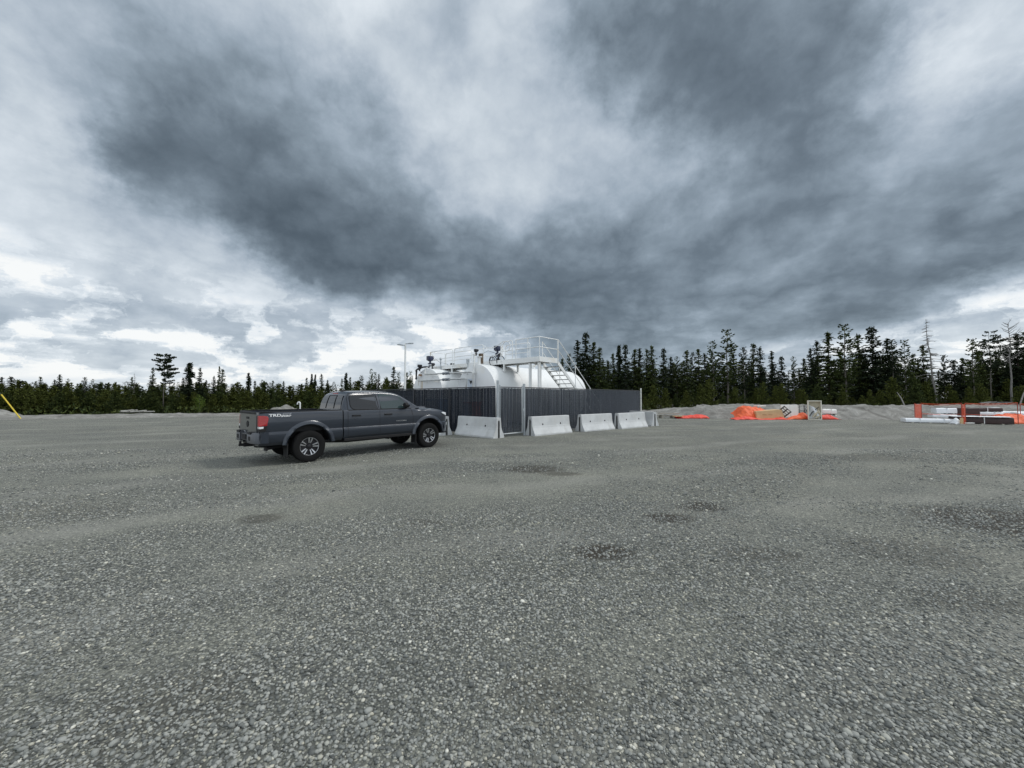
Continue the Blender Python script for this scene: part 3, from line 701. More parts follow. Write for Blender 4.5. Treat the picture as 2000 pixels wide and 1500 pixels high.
for x in [.85, .9, 1.2, 1.6, 2, 2.4, 2.8, 3.0, 3.06, 3.12, 3.3, 3.5, 3.65, 3.8, 3.95, 4.1, 4.2, 4.3, 4.36, 4.41, 4.44, 4.46]:
    zt, zb, tp = ztop(x), zbot(x), taper(x); half = []
    for i, z in enumerate(ZP):
        zz = min(max(z, zb+.004*i), zt-.008*(len(ZP)-1-i)); half.append((side(z if z < zt else z)+tp - (0 if z < zt-.05 else .012*(i-9) if x > 3.1 and i > 9 else 0), zz))
    crown_ = .035 if x > 3.06 else 0
    top = [(half[-1][0]*f, zt+crown_*g) for f, g in ((.93, .35), (.78, .62), (.74, .70), (.5, .9), (.25, 1), (0, 1))]
    ring = [Vector((x, -y, z)) for y, z in half+top] + [Vector((x, y, z)) for y, z in (half+top)[-2::-1]]
    rings.append(ring)
body = MB().loft(rings).build('body', paint, TR, smooth=28)
def arch_cut():
    m = MB()
    for cx in (0, 3.571):
        for s_ in (-1, 1): m.lathe([(min(s_*.50, s_*1.2), .535), (max(s_*.50, s_*1.2), .535)], 40, 'Y', (cx, 0, .40))
    return m
bool_cut(body, arch_cut(), gapm)
# bed
def bedside(s_):
    rg_ = []
    for x in [-1.14, -1.05, -.9, -.6, -.3, 0, .3, .6, .82]:
        tp = taper(x); pr = [(side(z)+tp, z) for z in ZP] + [(.80, 1.255), (.80, .80), (.52, .80), (.52, .48)]
        rg_.append([Vector((x, s_*y, z)) for y, z in pr])
    return MB().loft(rg_)
for s_ in (-1, 1):
    o = bedside(s_).build('bedside', paint, TR, smooth=28); bool_cut(o, arch_cut(), gapm)
    MB().box(-1.13, .81, min(s_*.79, s_*.872), max(s_*.79, s_*.890), 1.252, 1.277).build('bed_rail', dkpl, TR, bevel=.005)
bf = MB().box(-1.10, .80, -.785, .785, .765, .79).box(.76, .80, -.79, .79, .79, 1.25)
for s_ in (-1, 1): bf.box(-.5, .5, min(s_*.55, s_*.79), max(s_*.55, s_*.79), .79, .98)
bf.build('bed_liner', dkpl, TR)
tg = MB().loft([[Vector((x, y, z)) for y, z in ((-.725, .63), (.725, .63), (.725, 1.19), (.69, 1.262), (-.69, 1.262), (-.725, 1.19))] for x in (-1.165, -1.10)])
tgo = tg.build('tailgate', mat('tailgate_reflection_tone', (.040, .046, .052), .34, .35, coat=.9), TR, bevel=.012)  # body paint lightened here, a reflection on the tailgate put into its colour
MB().loft([[Vector((x, y, z)) for y, z in ((-.70, 1.215), (.70, 1.215), (.68, 1.268), (-.68, 1.268))] for x in (-1.185, -1.11)]).build('spoiler_lip', dkpl, tgo, bevel=.008)
MB().box(-1.172, -1.168, -.12, .12, 1.09, 1.14).build('handle', dkpl, tgo, bevel=.004)
MB().lathe([(-1.176, .075), (-1.166, .08)], 20, 'X', (0, 0, .97)).build('emblem', dkpl, tgo)
Mt = Matrix.Translation((-1.1665, .64, .74)) @ Matrix.Rotation(R(-90), 4, 'Z') @ Matrix.Rotation(R(90), 4, 'X')
text_mesh('lettering', 'TACOMA', .085, alloy, tgo, Mt, .002, squash=1.25)
# greenhouse
SX = [.845, .865, .90, .94, .985, 1.04, 1.12, 1.25, 1.5, 1.8, 2.1, 2.3, 2.42, 2.52, 2.64, 2.78, 2.93, 3.07, 3.18, 3.25]
SZ = [1.262, 1.36, 1.50, 1.61, 1.69, 1.738, 1.767, 1.784, 1.793, 1.793, 1.786, 1.773, 1.755, 1.728, 1.678, 1.597, 1.498, 1.398, 1.315, 1.262]
def wz(z): return .862-.33*(z-1.255)-.20*max(0, z-1.62)
def gh(x, f):
    """f 0..1 belt to centre line along the section"""
    zt = float(np.interp(x, SX, SZ)); rad = min(.085, (zt-1.255)*.55); cr = .03*min(1, (zt-1.255)/.3)
    ze = zt-cr-rad; ye = wz(ze)
    if f < .5:
        z = 1.255+(ze-1.255)*f/.5; return wz(z), z
    if f < .7:
        a = (f-.5)/.2*math.pi/2; return ye-rad*.95*(1-math.cos(a)), ze+rad*math.sin(a)
    g = (f-.7)/.3; yy = ye-rad*.95; return yy*(1-g), zt-cr+cr*(1-(1-g)**2)
fs = [0, .12, .25, .38, .5, .55, .6, .65, .7, .78, .86, .93, 1]
rg_ = []
for x in SX:
    kx = float(np.interp(x, [.845, .865, .90, .94, .985, 1.04, 1.12], [.80, .865, .92, .955, .975, .99, 1])); h_ = [(gh(x, f)[0]*kx, gh(x, f)[1]) for f in fs]; rg_.append([Vector((x, -y, z)) for y, z in h_]+[Vector((x, y, z)) for y, z in h_[-2::-1]])
cabin = MB().loft(rg_).build('cabin', paint, TR, smooth=50)
def pane(poly, name, m, parent, s_, off=.004, th=.01):
    vs = [Vector((x, s_*(wz(z)+off), z)) for x, z in poly]+[Vector((x, s_*(wz(z)+off-th), z)) for x, z in poly]; n = len(poly)
    return MB().add(vs, [tuple(range(n)), tuple(range(2*n-1, n-1, -1))]+[(i, i+n, (i+1) % n+n, (i+1) % n) for i in range(n)]).build(name, m, parent)
def scaled(poly, k, dz=0):
    cx = sum(p[0] for p in poly)/len(poly); cz = sum(p[1] for p in poly)/len(poly)
    return [(cx+(x-cx)*(1+k/.45), cz+(z-cz)*(1+k/.2)+dz) for x, z in poly]
RW = [(1.06, 1.40), (1.08, 1.33), (1.13, 1.285), (1.22, 1.27), (1.80, 1.268), (1.83, 1.29), (1.80, 1.66), (1.77, 1.69), (1.14, 1.69), (1.08, 1.665), (1.055, 1.58)]
FW = [(1.965, 1.27), (2.72, 1.272), (2.80, 1.30), (2.80, 1.36), (2.70, 1.49), (2.59, 1.60), (2.48, 1.665), (2.38, 1.692), (2.22, 1.70), (1.95, 1.695), (1.92, 1.66), (1.945, 1.29)]
for s_ in (-1, 1):
    for poly, nm, m in ((RW, 'side_window', glass_d), (FW, 'side_window', glass_l)):
        w = pane(scaled(poly, .018), 'window_trim', gapm, cabin, s_, .003, .01); pane(poly, nm, m, cabin, s_, .007, .006)
def surf_patch(x0, x1, ymax, name, m, off, nx_=8):
    mb = MB(); rr = []
    for i in range(nx_+1):
        x = x0+(x1-x0)*i/nx_; row = []
        for j in range(13):
            y = (j/6-1)*(ymax if not callable(ymax) else ymax(x)); best = min(((abs(gh(x, f)[0]-abs(y)), gh(x, f)[1]) for f in [.5+k*.02 for k in range(26)]))
            row.append(Vector((x+off[0], y, best[1]+off[1])))
        rr.append(row)
    return mb.loft(rr, closed=False, caps=False).build(name, m, cabin, smooth=60)
surf_patch(2.46, 3.19, lambda x: .60+.13*(x-2.46)/.73, 'windshield', glass_d, (.004, .005))
# rear window: sits on the raked back of the cab
def rear_pt(y, z, off): return Vector((float(np.interp(z, SZ[:6], SX[:6]))-off, y, z))
rw = MB(); n = 7
rw.loft([[rear_pt(yy*(1-.12*(z-1.28)/.4), z, .006) for yy in np.linspace(-.70, .70, 9)] for z in np.linspace(1.285, 1.665, n)], closed=False, caps=False)
rwo = rw.build('rear_window', glass_d, cabin, smooth=60)
fr = MB()
for yy in (-.27, .27): fr.tube([rear_pt(yy*(1-.1*(z-1.28)/.4), z, .012) for z in np.linspace(1.30, 1.66, 5)], .009, 4)
fr.tube([rear_pt(y, 1.655, .012) for y in (-.26, 0, .26)], .009, 4); fr.build('window_frame', dkpl, rwo)
MB().box(.995, 1.03, -.14, .14, 1.695, 1.725).build('brake_light', red, cabin, bevel=.004)
MB().loft([[Vector((x, -w, z0)), Vector((x, w, z0)), Vector((x, w*.4, z1)), Vector((x, -w*.4, z1))] for x, w, z0, z1 in ((1.16, .03, 1.77, 1.83), (1.32, .03, 1.78, 1.80), (1.38, .02, 1.785, 1.79))]).build('antenna', dkpl, cabin, smooth=60)
MB().tube([(3.02, -.80, 1.26), (2.98, -.84, 1.45)], .004, 4).build('aerial', dkpl, cabin)
# doors: seams, handles, mouldings
def strip(pts, w, name, parent, m, s_=-1, off=.002):
    mb = MB()
    def P3(x, z):
        y = (side(z)+taper(x)) if z < 1.255 else wz(z)
        return Vector((x, s_*(y+off), z))
    fine = []
    for (a, b_) in zip(pts[:-1], pts[1:]):
        k = max(1, int(math.hypot(a[0]-b_[0], a[1]-b_[1])/.035)); fine += [(a[0]+(b_[0]-a[0])*i/k, a[1]+(b_[1]-a[1])*i/k) for i in range(k)]
    fine.append(pts[-1])
    rr = []
    for i, p in enumerate(fine):
        q0, q1 = fine[max(0, i-1)], fine[min(len(fine)-1, i+1)]; dx, dz = q1[0]-q0[0], q1[1]-q0[1]; l_ = math.hypot(dx, dz) or 1
        nx_, nz_ = -dz/l_*w/2, dx/l_*w/2; rr.append([P3(p[0]+nx_, p[1]+nz_), P3(p[0]-nx_, p[1]-nz_)])
    return mb.loft(rr, closed=False, caps=False).build(name, m, parent)
for s_ in (-1, 1):
    rd = strip([(.965, .56), (.965, 1.2), (.985, 1.30), (.99, 1.60), (1.05, 1.715), (1.82, 1.715), (1.885, 1.26), (1.885, .56)], .011, 'rear_door_seam', body, gapm, s_)
    fd = strip([(1.885, 1.26), (1.84, 1.715), (2.20, 1.72), (2.42, 1.705), (2.60, 1.62)], .010, 'front_door_seam', body, gapm, s_)
    strip([(2.84, 1.31), (2.93, 1.20), (2.98, 1.0), (2.99, .78), (2.90, .56), (.97, .545)], .011, 'door_seam', body, gapm, s_)
    for xh in (1.07, 2.02):
        hb = MB().loft([[Vector((x, s_*y, z)) for y, z in ((.905, 1.085), (.905+d_, 1.092), (.905+d_, 1.118), (.905, 1.125))] for x, d_ in ((xh, .012), (xh+.04, .05), (xh+.20, .05), (xh+.25, .012))])
        hb.build('door_handle', dkpl, body, smooth=40)
    MB().box(.87, 3.05, min(s_*.80, s_*.905), max(s_*.80, s_*.905), .43, .51).build('rocker_panel', dkpl, body, bevel=.012)
    MB().box(.99, 2.93, min(s_*.84, s_*.889), max(s_*.84, s_*.889), 1.246, 1.268).build('belt_moulding', dkpl, body, bevel=.004)
    # gap between the cab and the bed
    mb = MB().box(.818, .852, min(s_*.5, s_*.89), max(s_*.5, s_*.89), .52, 1.24).build('cab_gap', gapm, body)
    # flares
    for cx in (0, 3.571):
        rr = []
        a0, a1 = (7, 173)
        for k in range(41):
            a = R(a0+(a1-a0)*k/40); row = []
            for rad, bu in ((.526, -.05), (.526, .012), (.545, .030), (.59, .024), (.628, .002), (.628, -.05)):
                x = cx+math.cos(a)*rad; z = .40+math.sin(a)*rad; yb = side(min(max(z, .60), 1.1)) + (taper(x) if rad > .53 or cx < 1 else taper(x)) ; yb = max(yb, .90+taper(x)*.9)
                row.append(Vector((x, s_*(yb+bu), z)))
            rr.append(row)
        MB().loft(rr, closed=True).build('fender_flare', paint, body, smooth=45)
    # mud flaps, mirror
    for cx, L_ in ((-.50, .17), (3.08, .19)): MB().box(cx-.012, cx+.012, min(s_*.66, s_*.92), max(s_*.66, s_*.92), L_, .50).build('mud_flap', dkpl, body)
    mr = MB()
    for x, ry, rz in ((2.66, .03, .04), (2.69, .085, .08), (2.77, .095, .09), (2.85, .075, .075), (2.89, .03, .03)):
        pass
    rr = [[Vector((x, s_*(1.0+cy+math.cos(q)*ry), 1.36+math.sin(q)*rz)) for q in [math.pi/8*k for k in range(16)]] for x, cy, ry, rz in ((2.62, 0, .085, .07), (2.66, 0, .095, .082), (2.73, .0, .09, .078), (2.79, -.02, .06, .05), (2.81, -.03, .02, .02))]
    mo = MB().loft(rr).tube([(2.76, s_*.84, 1.29), (2.76, s_*.93, 1.31)], .03, 8).build('side_mirror', dkpl, body, smooth=50)
    MB().loft([[Vector((x, s_*(1.0+cy+math.cos(q)*ry), 1.362+math.sin(q)*rz)) for q in [math.pi/8*k for k in range(9)]] for x, cy, ry, rz in ((2.70, .002, .096, .083), (2.74, .002, .092, .080), (2.80, -.02, .063, .053))], closed=False, caps=False).build('mirror_cap', paint, mo, smooth=50)
    # lights
    tl = MB().prism([(-1.152, 1.185), (-1.05, 1.185), (-.975, 1.165), (-.955, 1.12), (-.98, 1.0), (-.985, .945), (-1.152, .935)], min(s_*.752, s_*.912), max(s_*.752, s_*.912), lambda x, y, z: (x, math.copysign(min(abs(y), side(z)+taper(x)+.006), y), z))
    tlo = tl.build('taillight', red, TR, bevel=.008)
    MB().prism([(-1.148, .93), (-1.06, .93), (-1.065, .885), (-1.148, .88)], min(s_*.752, s_*.905), max(s_*.752, s_*.905)).build('reversing_light', lens, tlo, bevel=.005)
    MB().prism([(-1.149, .88), (-.99, .94), (-1.02, .82), (-1.149, .81)], min(s_*.752, s_*.90), max(s_*.752, s_*.90)).build('taillight_surround', gapm, tlo)
    hl = MB().loft([[Vector((x, s_*y, z)) for y, z in ((ya, z0), (yb, z0), (yb-.01, z1), (ya, z1))] for x, ya, yb, z0, z1 in ((4.08, .70, .905, 1.075, 1.10), (4.2, .60, .868, 1.02, 1.105), (4.32, .50, .80, .985, 1.085), (4.42, .42, .66, .96, 1.03))])
    hl.build('headlight', lens, TR, bevel=.01)
    MB().box(4.30, 4.43, min(s_*.55, s_*.70), max(s_*.55, s_*.70), .66, .76).build('fog_light', lens, TR, bevel=.01)
# hood scoop, grille, bumpers, undercarriage
MB().loft([[Vector((x, -.30*w, z-.03)), Vector((x, -.27*w, z+h_)), Vector((x, .27*w, z+h_)), Vector((x, .30*w, z-.03))] for x, w, z, h_ in ((3.35, .6, 1.27, -.01), (3.5, .85, 1.262, .03), (3.75, 1, 1.245, .045), (3.86, 1, 1.235, .04), (3.87, 1, 1.235, -.02))]).build('hood_scoop', paint, body, smooth=45)
MB().box(4.40, 4.475, -.46, .46, .74, 1.0).build('grille', dkpl, body, bevel=.02)
fb = MB().loft([[Vector((x, y, z)) for x, y, z in ((a, -w, .46), (a, w, .46), (a+.02, w+.01, .62), (a, w, .70), (a, -w, .70), (a+.02, -w-.01, .62))] for a, w in ((4.17, .88), (4.30, .80), (4.42, .66), (4.49, .45))])
fb.build('front_bumper', paint, TR, smooth=35)
MB().box(4.14, 4.44, -.70, .70, .40, .47).build('skid_plate', dkpl, body, bevel=.02)
rb = MB()
for s_ in (-1, 1):
    rb.loft([[Vector((x, s_*y, z)) for x, y, z in ((xo, yy, .54), (xo, yy, .74), (xo+.03, yy, .79), (xi, yy, .79), (xi, yy, .54))] for yy, xo, xi in ((.32, -1.31, -1.16), (.66, -1.31, -1.16), (.80, -1.27, -1.12), (.87, -1.18, -1.12))])
rb.box(-1.285, -1.16, -.33, .33, .58, .74)
rbo = rb.build('rear_bumper', steel_dk, TR, smooth=35)
for s_ in (-1, 1):
    MB().loft([[Vector((x, s_*y, z)) for x, y, z in ((xo, yy, .545), (xo, yy, .80), (xi, yy, .80), (xi, yy, .545))] for yy, xo, xi in ((.80, -1.20, -1.10), (.90, -1.17, -1.0), (.925, -1.10, -.96))]).build('bumper_corner', paint, rbo, smooth=40)
    MB().box(-1.318, -1.20, min(s_*.36, s_*.62), max(s_*.36, s_*.62), .745, .797).box(-1.316, -1.30, min(s_*.44, s_*.60), max(s_*.44, s_*.60), .60, .70).build('step_pad', dkpl, rbo, bevel=.006)
MB().box(-1.30, -1.284, -.16, .16, .60, .72).build('plate_recess', gapm, rbo)
MB().box(-1.30, -1.0, -.05, .05, .42, .52).tube([(-1.1, -.42, .47), (-1.1, .42, .47)], .04, 8).box(-1.40, -1.28, -.03, .03, .44, .50).tube([(-1.37, 0, .50), (-1.37, 0, .56)], .026, 8).build('tow_hitch', dkpl, TR)
uc = MB()
for s_ in (-1, 1): uc.box(-1.05, 4.2, s_*.48-.05, s_*.48+.05, .42, .56)
uc.tube([(0, -.7, .385), (0, .7, .385)], .055, 10).lathe([(-.14, .05), (-.08, .15), (.08, .15), (.14, .05)], 14, 'Y', (0, 0, .385)).tube([(3.571, -.7, .385), (3.571, .7, .385)], .045, 8)
uc.box(1.1, 1.9, .05, .42, .34, .50).tube([(0.1, 0, .40), (2.2, 0, .45)], .05, 8).tube([(2.6, -.3, .38), (1.2, -.32, .37), (.6, -.36, .42), (-.7, -.62, .42), (-.95, -.7, .40)], .04, 8)
uc.box(-.75, -.1, -.28, .28, .45, .60).box(2.3, 4.1, -.42, .42, .38, .55).box(-.95, .8, -.55, .55, .60, .76).box(.3, 2.5, -.80, .80, .46, .50)
uc.lathe([(-.12, .30), (.12, .30)], 20, 'Z', (-.72, 0, .50)); uc.build('undercarriage', dkpl, TR)
# wheels
def wheel(x, s_):
    w = MB().lathe([(-.10, .205), (-.10, .218), (.10, .218), (.10, .205)], 36, 'Y', closed=True).lathe([(-.062, .21), (-.058, .06), (-.07, .055), (-.07, 0.001)], 36, 'Y')
    wo_ = w.build('wheel', alloy_d, TR, smooth=40)
    MB().lathe([(-.112, .222), (-.131, .262), (-.133, .335), (-.120, .372), (-.092, .386), (-.05, .388), (-.045, .380), (-.035, .380), (-.03, .388), (.03, .388), (.035, .380), (.045, .380), (.05, .388), (.092, .386), (.120, .372), (.133, .335), (.131, .262), (.112, .222), (.10, .214), (-.10, .214)], 48, 'Y', closed=True).build('tyre', rubber, wo_, smooth=30)
    sp = MB().lathe([(-.104, .212), (-.112, .218), (-.112, .232), (-.104, .232)], 40, 'Y', closed=True)
    for k in range(5):
        a = R(90+72*k)
        for q in (-1, 1):
            c0, c1 = Vector((math.cos(a), 0, math.sin(a))), Vector((-math.sin(a), 0, math.cos(a)))
            r_in, r_out = .085, .216
            pts = [(r_in, q*.010), (r_in, q*.026), (r_out, q*.060), (r_out, q*.026)]
            f3 = [c0*r+c1*w_+Vector((0, -.088-(.018*(r-r_in)/.13), 0)) for r, w_ in pts]; b3 = [p+Vector((0, .03, 0)) for p in f3]
            sp.add(f3+b3, [(0, 1, 2, 3), (7, 6, 5, 4), (0, 4, 5, 1), (1, 5, 6, 2), (2, 6, 7, 3), (3, 7, 4, 0)])
    sp.build('rim', alloy, wo_)
    hb = MB().lathe([(-.095, .03), (-.09, .045), (-.06, .05)], 20, 'Y')
    for k in range(6): a = R(60*k); hb.tube([(math.cos(a)*.062, -.078, math.sin(a)*.062), (math.cos(a)*.062, -.055, math.sin(a)*.062)], .009, 6)
    hb.build('hub_cap', alloy_d, wo_, smooth=40)
    wo_.location = (x, s_*.80, .386); wo_.rotation_euler = (0, R(9 if x < 1 else -14), 0 if s_ < 0 else math.pi)
for x in (0, 3.571):
    for s_ in (-1, 1): wheel(x, s_)
# decals
def side_text(body_, x, z, size, m, name, sq=1.0, sh=0, y=None, bold=0):
    M = Matrix.Translation((x, -((side(z+.04)+taper(x) if y is None else y)+.004), z)) @ Matrix.Rotation(R(90), 4, 'X')
    y0 = (side(z+.04)+taper(x) if y is None else y)
    def wr(a, c): return y0-(side(c)+taper(a))
    class Wp:
        y0 = 0
        def __call__(s, a, c): return wr(a, c)
    return text_mesh(name, body_, size, m, TR, M, .0012, sh, sq, bold, wrap=Wp())
side_text('TRD', -.95, 1.158, .084, white_d, 'decal', 1.80, .0, bold=.0025)
side_text('4X4', -.645, 1.188, .062, grey_d, 'decal', 2.0, .3, bold=.002)
side_text('SPORT', -.665, 1.148, .046, white_d, 'decal', 1.65, .3, bold=.002)
side_text('TACOMA', 2.40, .885, .048, alloy, 'badge', 1.75, bold=.0005)

# draw the tail in: the bed overhang is short
for o_ in [c for c in bpy.data.objects if c.parent and (c.parent == TR or c.parent.parent == TR)]:
    if o_.type != 'MESH' or o_.name.startswith(('wheel', 'tyre', 'rim', 'hub_cap')): continue
    ext = .06 if o_.name.startswith(('rear_bumper', 'bumper_corner', 'step_pad', 'plate_recess', 'tow_hitch')) else 0
    for v_ in o_.data.vertices:
        x = v_.co.x
        if x < -.55: v_.co.x = x + (.062+ext*(1 if x < -1.1 else 0))*min(1, (-.55-x)/.4)
# ------------------------------------------------------------------ tank compound (u along the right fence, v along the left one)
CA = R(46); CO_ = Vector((-.575, 15.5, 0))
def CW(u, v, z=0.0):
    p = CO_ + Vector((math.cos(CA)*u-math.sin(CA)*v, math.sin(CA)*u+math.cos(CA)*v, 0)); return (p.x, p.y, z)
galv = mat('galvanised_steel', (.42, .45, .47), .42, .55, var=.18, vscale=14); galv_d = mat('weathered_wire', (.17, .19, .215), .5, .2)
vinyl = mat('black_wire', (.02, .022, .026), .5)
slat_m = mat('slat', (.01, .01, .01), .6, spec=.15, island=[(0, (.008, .011, .017)), (.7, (.013, .017, .026)), (1, (.022, .028, .040))])
whp = mat('white_paint', (.78, .79, .78), .42, var=.03, vscale=1.5, grime=(.66, .62, .54), coat=.1)
tank_m = mat('tank_paint', (.78, .79, .785), .5, var=.02, vscale=.8)
tank_e = mat('tank_end_paint', (.74, .755, .76), .42, var=.05, vscale=1.6, grime=(.70, .68, .62))
rust = mat('rust', (.30, .16, .07), .8, var=.4, vscale=15); blkm = mat('black_metal', (.02, .02, .023), .4, .3)
blue = mat('blue_paint', (.010, .018, .055), .4, coat=.3); pipe_m = mat('pipe_grey', (.50, .51, .50), .45, .2, var=.15, vscale=4); yel = mat('yellow_paint', (.62, .47, .03), .5, var=.1)
conc = mat('concrete', (.54, .55, .55), .85, var=.14, vscale=2.2, bump=.35, bscale=60, grime=(.42, .42, .40), spec=.25)

def fence_mesh(L_, z0, z1, dense=True):
    """diamond chain link: zigzag wires side by side"""
    w = .09; h_ = w/2; n = int(L_/w)+1; k = int((z1-z0)/h_); r = .0036
    V_, F_ = [], []; o = 0
    base = np.array([(0, -r, 0), (r, r*.6, 0), (-r, r*.6, 0)])
    zz = z0+np.arange(k+1)*h_
    for i in range(n):
        for ph in (0, 1):
            x = i*w + (w/2 if ph else 0) + np.where(np.arange(k+1) % 2 == 0, 0, w/2)*(1 if ph == 0 else -1)
            x = np.clip(x, 0, L_); c = np.stack([x, np.full(k+1, .0022 if ph else -.0022), zz], 1)
            vv_ = (c[:, None]+base[None]*np.array([1.6, 1, 1])).reshape(-1, 3); V_.append(vv_)
            j = np.arange(k)[:, None]*3
            for a, b_ in ((0, 1), (1, 2), (2, 0)): F_.append(np.concatenate([j+a, j+b_, j+3+b_, j+3+a], 1)+o)
            o += len(vv_)
    return np.concatenate(V_), np.concatenate(F_)
def slats(L_, z0, z1, rnd):
    mb = MB(); w = .09; x = .012
    while x < L_-.06:
        s_ = .080; jx = rnd.uniform(-.002, .002); dz = rnd.uniform(-.01, .012); tl = rnd.uniform(-.0015, .0015)
        mb.box(x+jx, x+jx+s_, .0045+tl, .0075+tl, z0+.02, z1-.05+dz); x += w
    return mb
def fence_run(L_, label, loc, rz, posts, kinds=None, zt=2.06, group='slatted chain link fence runs', mesh=True):
    t_ = thing('chain_link_fence', label, 'fence', loc, rz, group); rnd = random.Random(int(L_*10))
    v, f = fence_mesh(L_, .05, zt); np_mesh('wire_mesh', v, f, galv_d, t_)
    slats(L_, .06, zt, rnd).build('slats', slat_m, t_)
    MB().tube([(0, .04, zt-.01), (L_, .04, zt-.01)], .021, 8).build('top_rail', vinyl, t_, smooth=60)
    MB().tube([(0, .0, .06), (L_, .0, .06)], .004, 5).build('tension_wire', galv_d, t_)
    for x in posts: MB().lathe([(-.1, .03), (zt-.03, .03), (zt, .012)], 10, 'Z', (x, .075, 0)).build('post', vinyl, t_, smooth=50)
    return t_
cmat = {}
def end_post(u, v, h_, label, r=.045, group=None, m=None):
    mb = MB().lathe([(-.2, r), (h_-.03, r), (h_-.028, r*1.18), (h_-.01, r*1.15), (h_+.01, r*.4)], 14, 'Z')
    o = mb.build('fence_post', m or galv, None, smooth=50); o.location = CW(u, v); tag(o, label, 'post', group)
    for z in (.45, 1.0, 1.55, 1.95): MB().lathe([(z, r*1.15), (z+.035, r*1.15)], 12, 'Z').box(-.012, .012, -r-.03, -r, z, z+.035).build('tension_band', galv, o)
    return o
fence_run(10.95, 'long dark slatted chain link fence under the stairs, from the gate to the right', CW(1.66, 0), CA, [2.7, 5.4, 8.1])
fence_run(12.1, 'long dark slatted chain link fence behind the pickup, from the gate to the left', CW(0, .12), CA+math.pi/2, [3, 6, 9])
fence_run(12.6, 'dark slatted chain link fence along the far side, behind the white tanks', CW(0.05, 12.35), CA, [3, 6, 9])
fence_run(12.1, 'dark slatted chain link fence on the back right side of the tank compound', CW(12.72, .12), CA+math.pi/2, [3, 6, 9])
end_post(.0, -.0, 2.30, 'galvanised gate post left of the gate, next to the left fence run', .05)
end_post(1.58, 0, 2.20, 'galvanised gate post right of the gate, nearest the barrier', .05)
pale_post = mat('pale_post', (.60, .60, .55), .6, .1)
end_post(12.72, 0, 2.20, 'pale post ending the right fence beside the concrete barriers', .045, m=pale_post)
end_post(0, 12.35, 2.20, 'pale post ending the left fence, just above the pickup roof', .045, m=pale_post)
# gate
gt = thing('gate', 'narrow chain link gate with dark slats hung between two galvanised posts', 'gate', CW(.10, 0), CA)
fz = MB().tube([(.02, 0, .12), (.02, 0, 2.12)], .026, 8).tube([(1.36, 0, .12), (1.36, 0, 2.12)], .026, 8).tube([(.02, 0, .12), (1.36, 0, .12)], .024, 8); fz.build('gate_frame', galv, gt, smooth=50)
MB().tube([(.02, .02, 2.04), (1.36, .02, 2.04)], .018, 8).build('top_rail', vinyl, gt)
v, f = fence_mesh(1.30, .14, 2.05); o = np_mesh('wire_mesh', v, f, galv_d, gt); o.location.x = .04
o = slats(1.32, .14, 2.05, random.Random(4)).build('slats', slat_m, gt); o.location.x = .03
for z in (.35, 1.85): MB().box(-.05, .04, -.03, .03, z, z+.05).build('hinge', galv, gt, bevel=.005)
MB().box(1.34, 1.46, -.045, -.01, 1.05, 1.12).tube([(1.38, -.05, 1.02), (1.38, -.05, .9)], .012, 6).build('latch', galv, gt)

# tanks
def tank(v, label, u0=3.05, L_=8.9, Rr=1.65, cz=1.80, nm='storage_tank'):
    t_ = thing(nm, label, 'storage tank', CW(u0, v), CA)
    MB().lathe([(0.0, .001), (.0, Rr*.5), (.004, Rr-.02), (.012, Rr-.004)], 72, 'X', (0, 0, cz)).build('tank_end', tank_e, t_, smooth=30)
    prof = [(.0125, Rr-.004), (.03, Rr), (L_-.5, Rr), (L_-.36, Rr*.975), (L_-.24, Rr*.90), (L_-.12, Rr*.76), (L_-.04, Rr*.5), (L_, .001)]
    MB().lathe(prof, 72, 'X', (0, 0, cz)).build('shell', tank_m, t_, smooth=35)
    sd_ = MB()
    for x in (1.0, 4.4, 7.6):
        pts = [(-1.25, 0.0), (1.25, 0.0), (1.25, .6)]+[(Rr*math.sin(a), cz-Rr*math.cos(a)) for a in [R(50-10*k) for k in range(11)]]+[(-1.25, .6)]
        sd_.add([Vector((x+dx, y, z)) for dx in (0, .25) for y, z in pts], [tuple(range(len(pts))), tuple(range(2*len(pts)-1, len(pts)-1, -1))]+[(i, i+len(pts), (i+1) % len(pts)+len(pts), (i+1) % len(pts)) for i in range(len(pts))])
    sd_.build('saddle', whp, t_)
    ri = MB()
    for x in (2.2, 4.4, 6.6): ri.lathe([(x, Rr+.001), (x+.004, Rr+.006), (x+.012, Rr+.006), (x+.016, Rr+.001)], 72, 'X', (0, 0, cz), closed=True)
    ri.build('weld_seam', tank_m, t_, smooth=40)
    return t_
TZ = 3.45
def flange(mb, x, y, z0, h_, r): return mb.lathe([(z0, r), (z0+h_-.05, r), (z0+h_-.05, r*1.55), (z0+h_, r*1.55)], 16, 'Z', (x, y, 0))
def hatwheel(name, t_, c, r, ax, m):
    c = Vector(c); ex = {'X': (Vector((0, 1, 0)), Vector((0, 0, 1))), 'Y': (Vector((1, 0, 0)), Vector((0, 0, 1)))}[ax]
    mb = MB(); mb.tube([c+(ex[0]*math.cos(a)+ex[1]*math.sin(a))*r for a in [R(15*k) for k in range(25)]], .02, 6, False)
    for k in range(5): a = R(72*k+20); mb.tube([c, c+(ex[0]*math.cos(a)+ex[1]*math.sin(a))*r], .014, 5)
    return mb.build(name, m, t_, smooth=60)
near = tank(4.95, 'nearer white cylindrical tank with the stairs in front, right end of the pair')
far = tank(9.65, 'farther white cylindrical tank at the left, with rust-streaked end and black valve pipe')
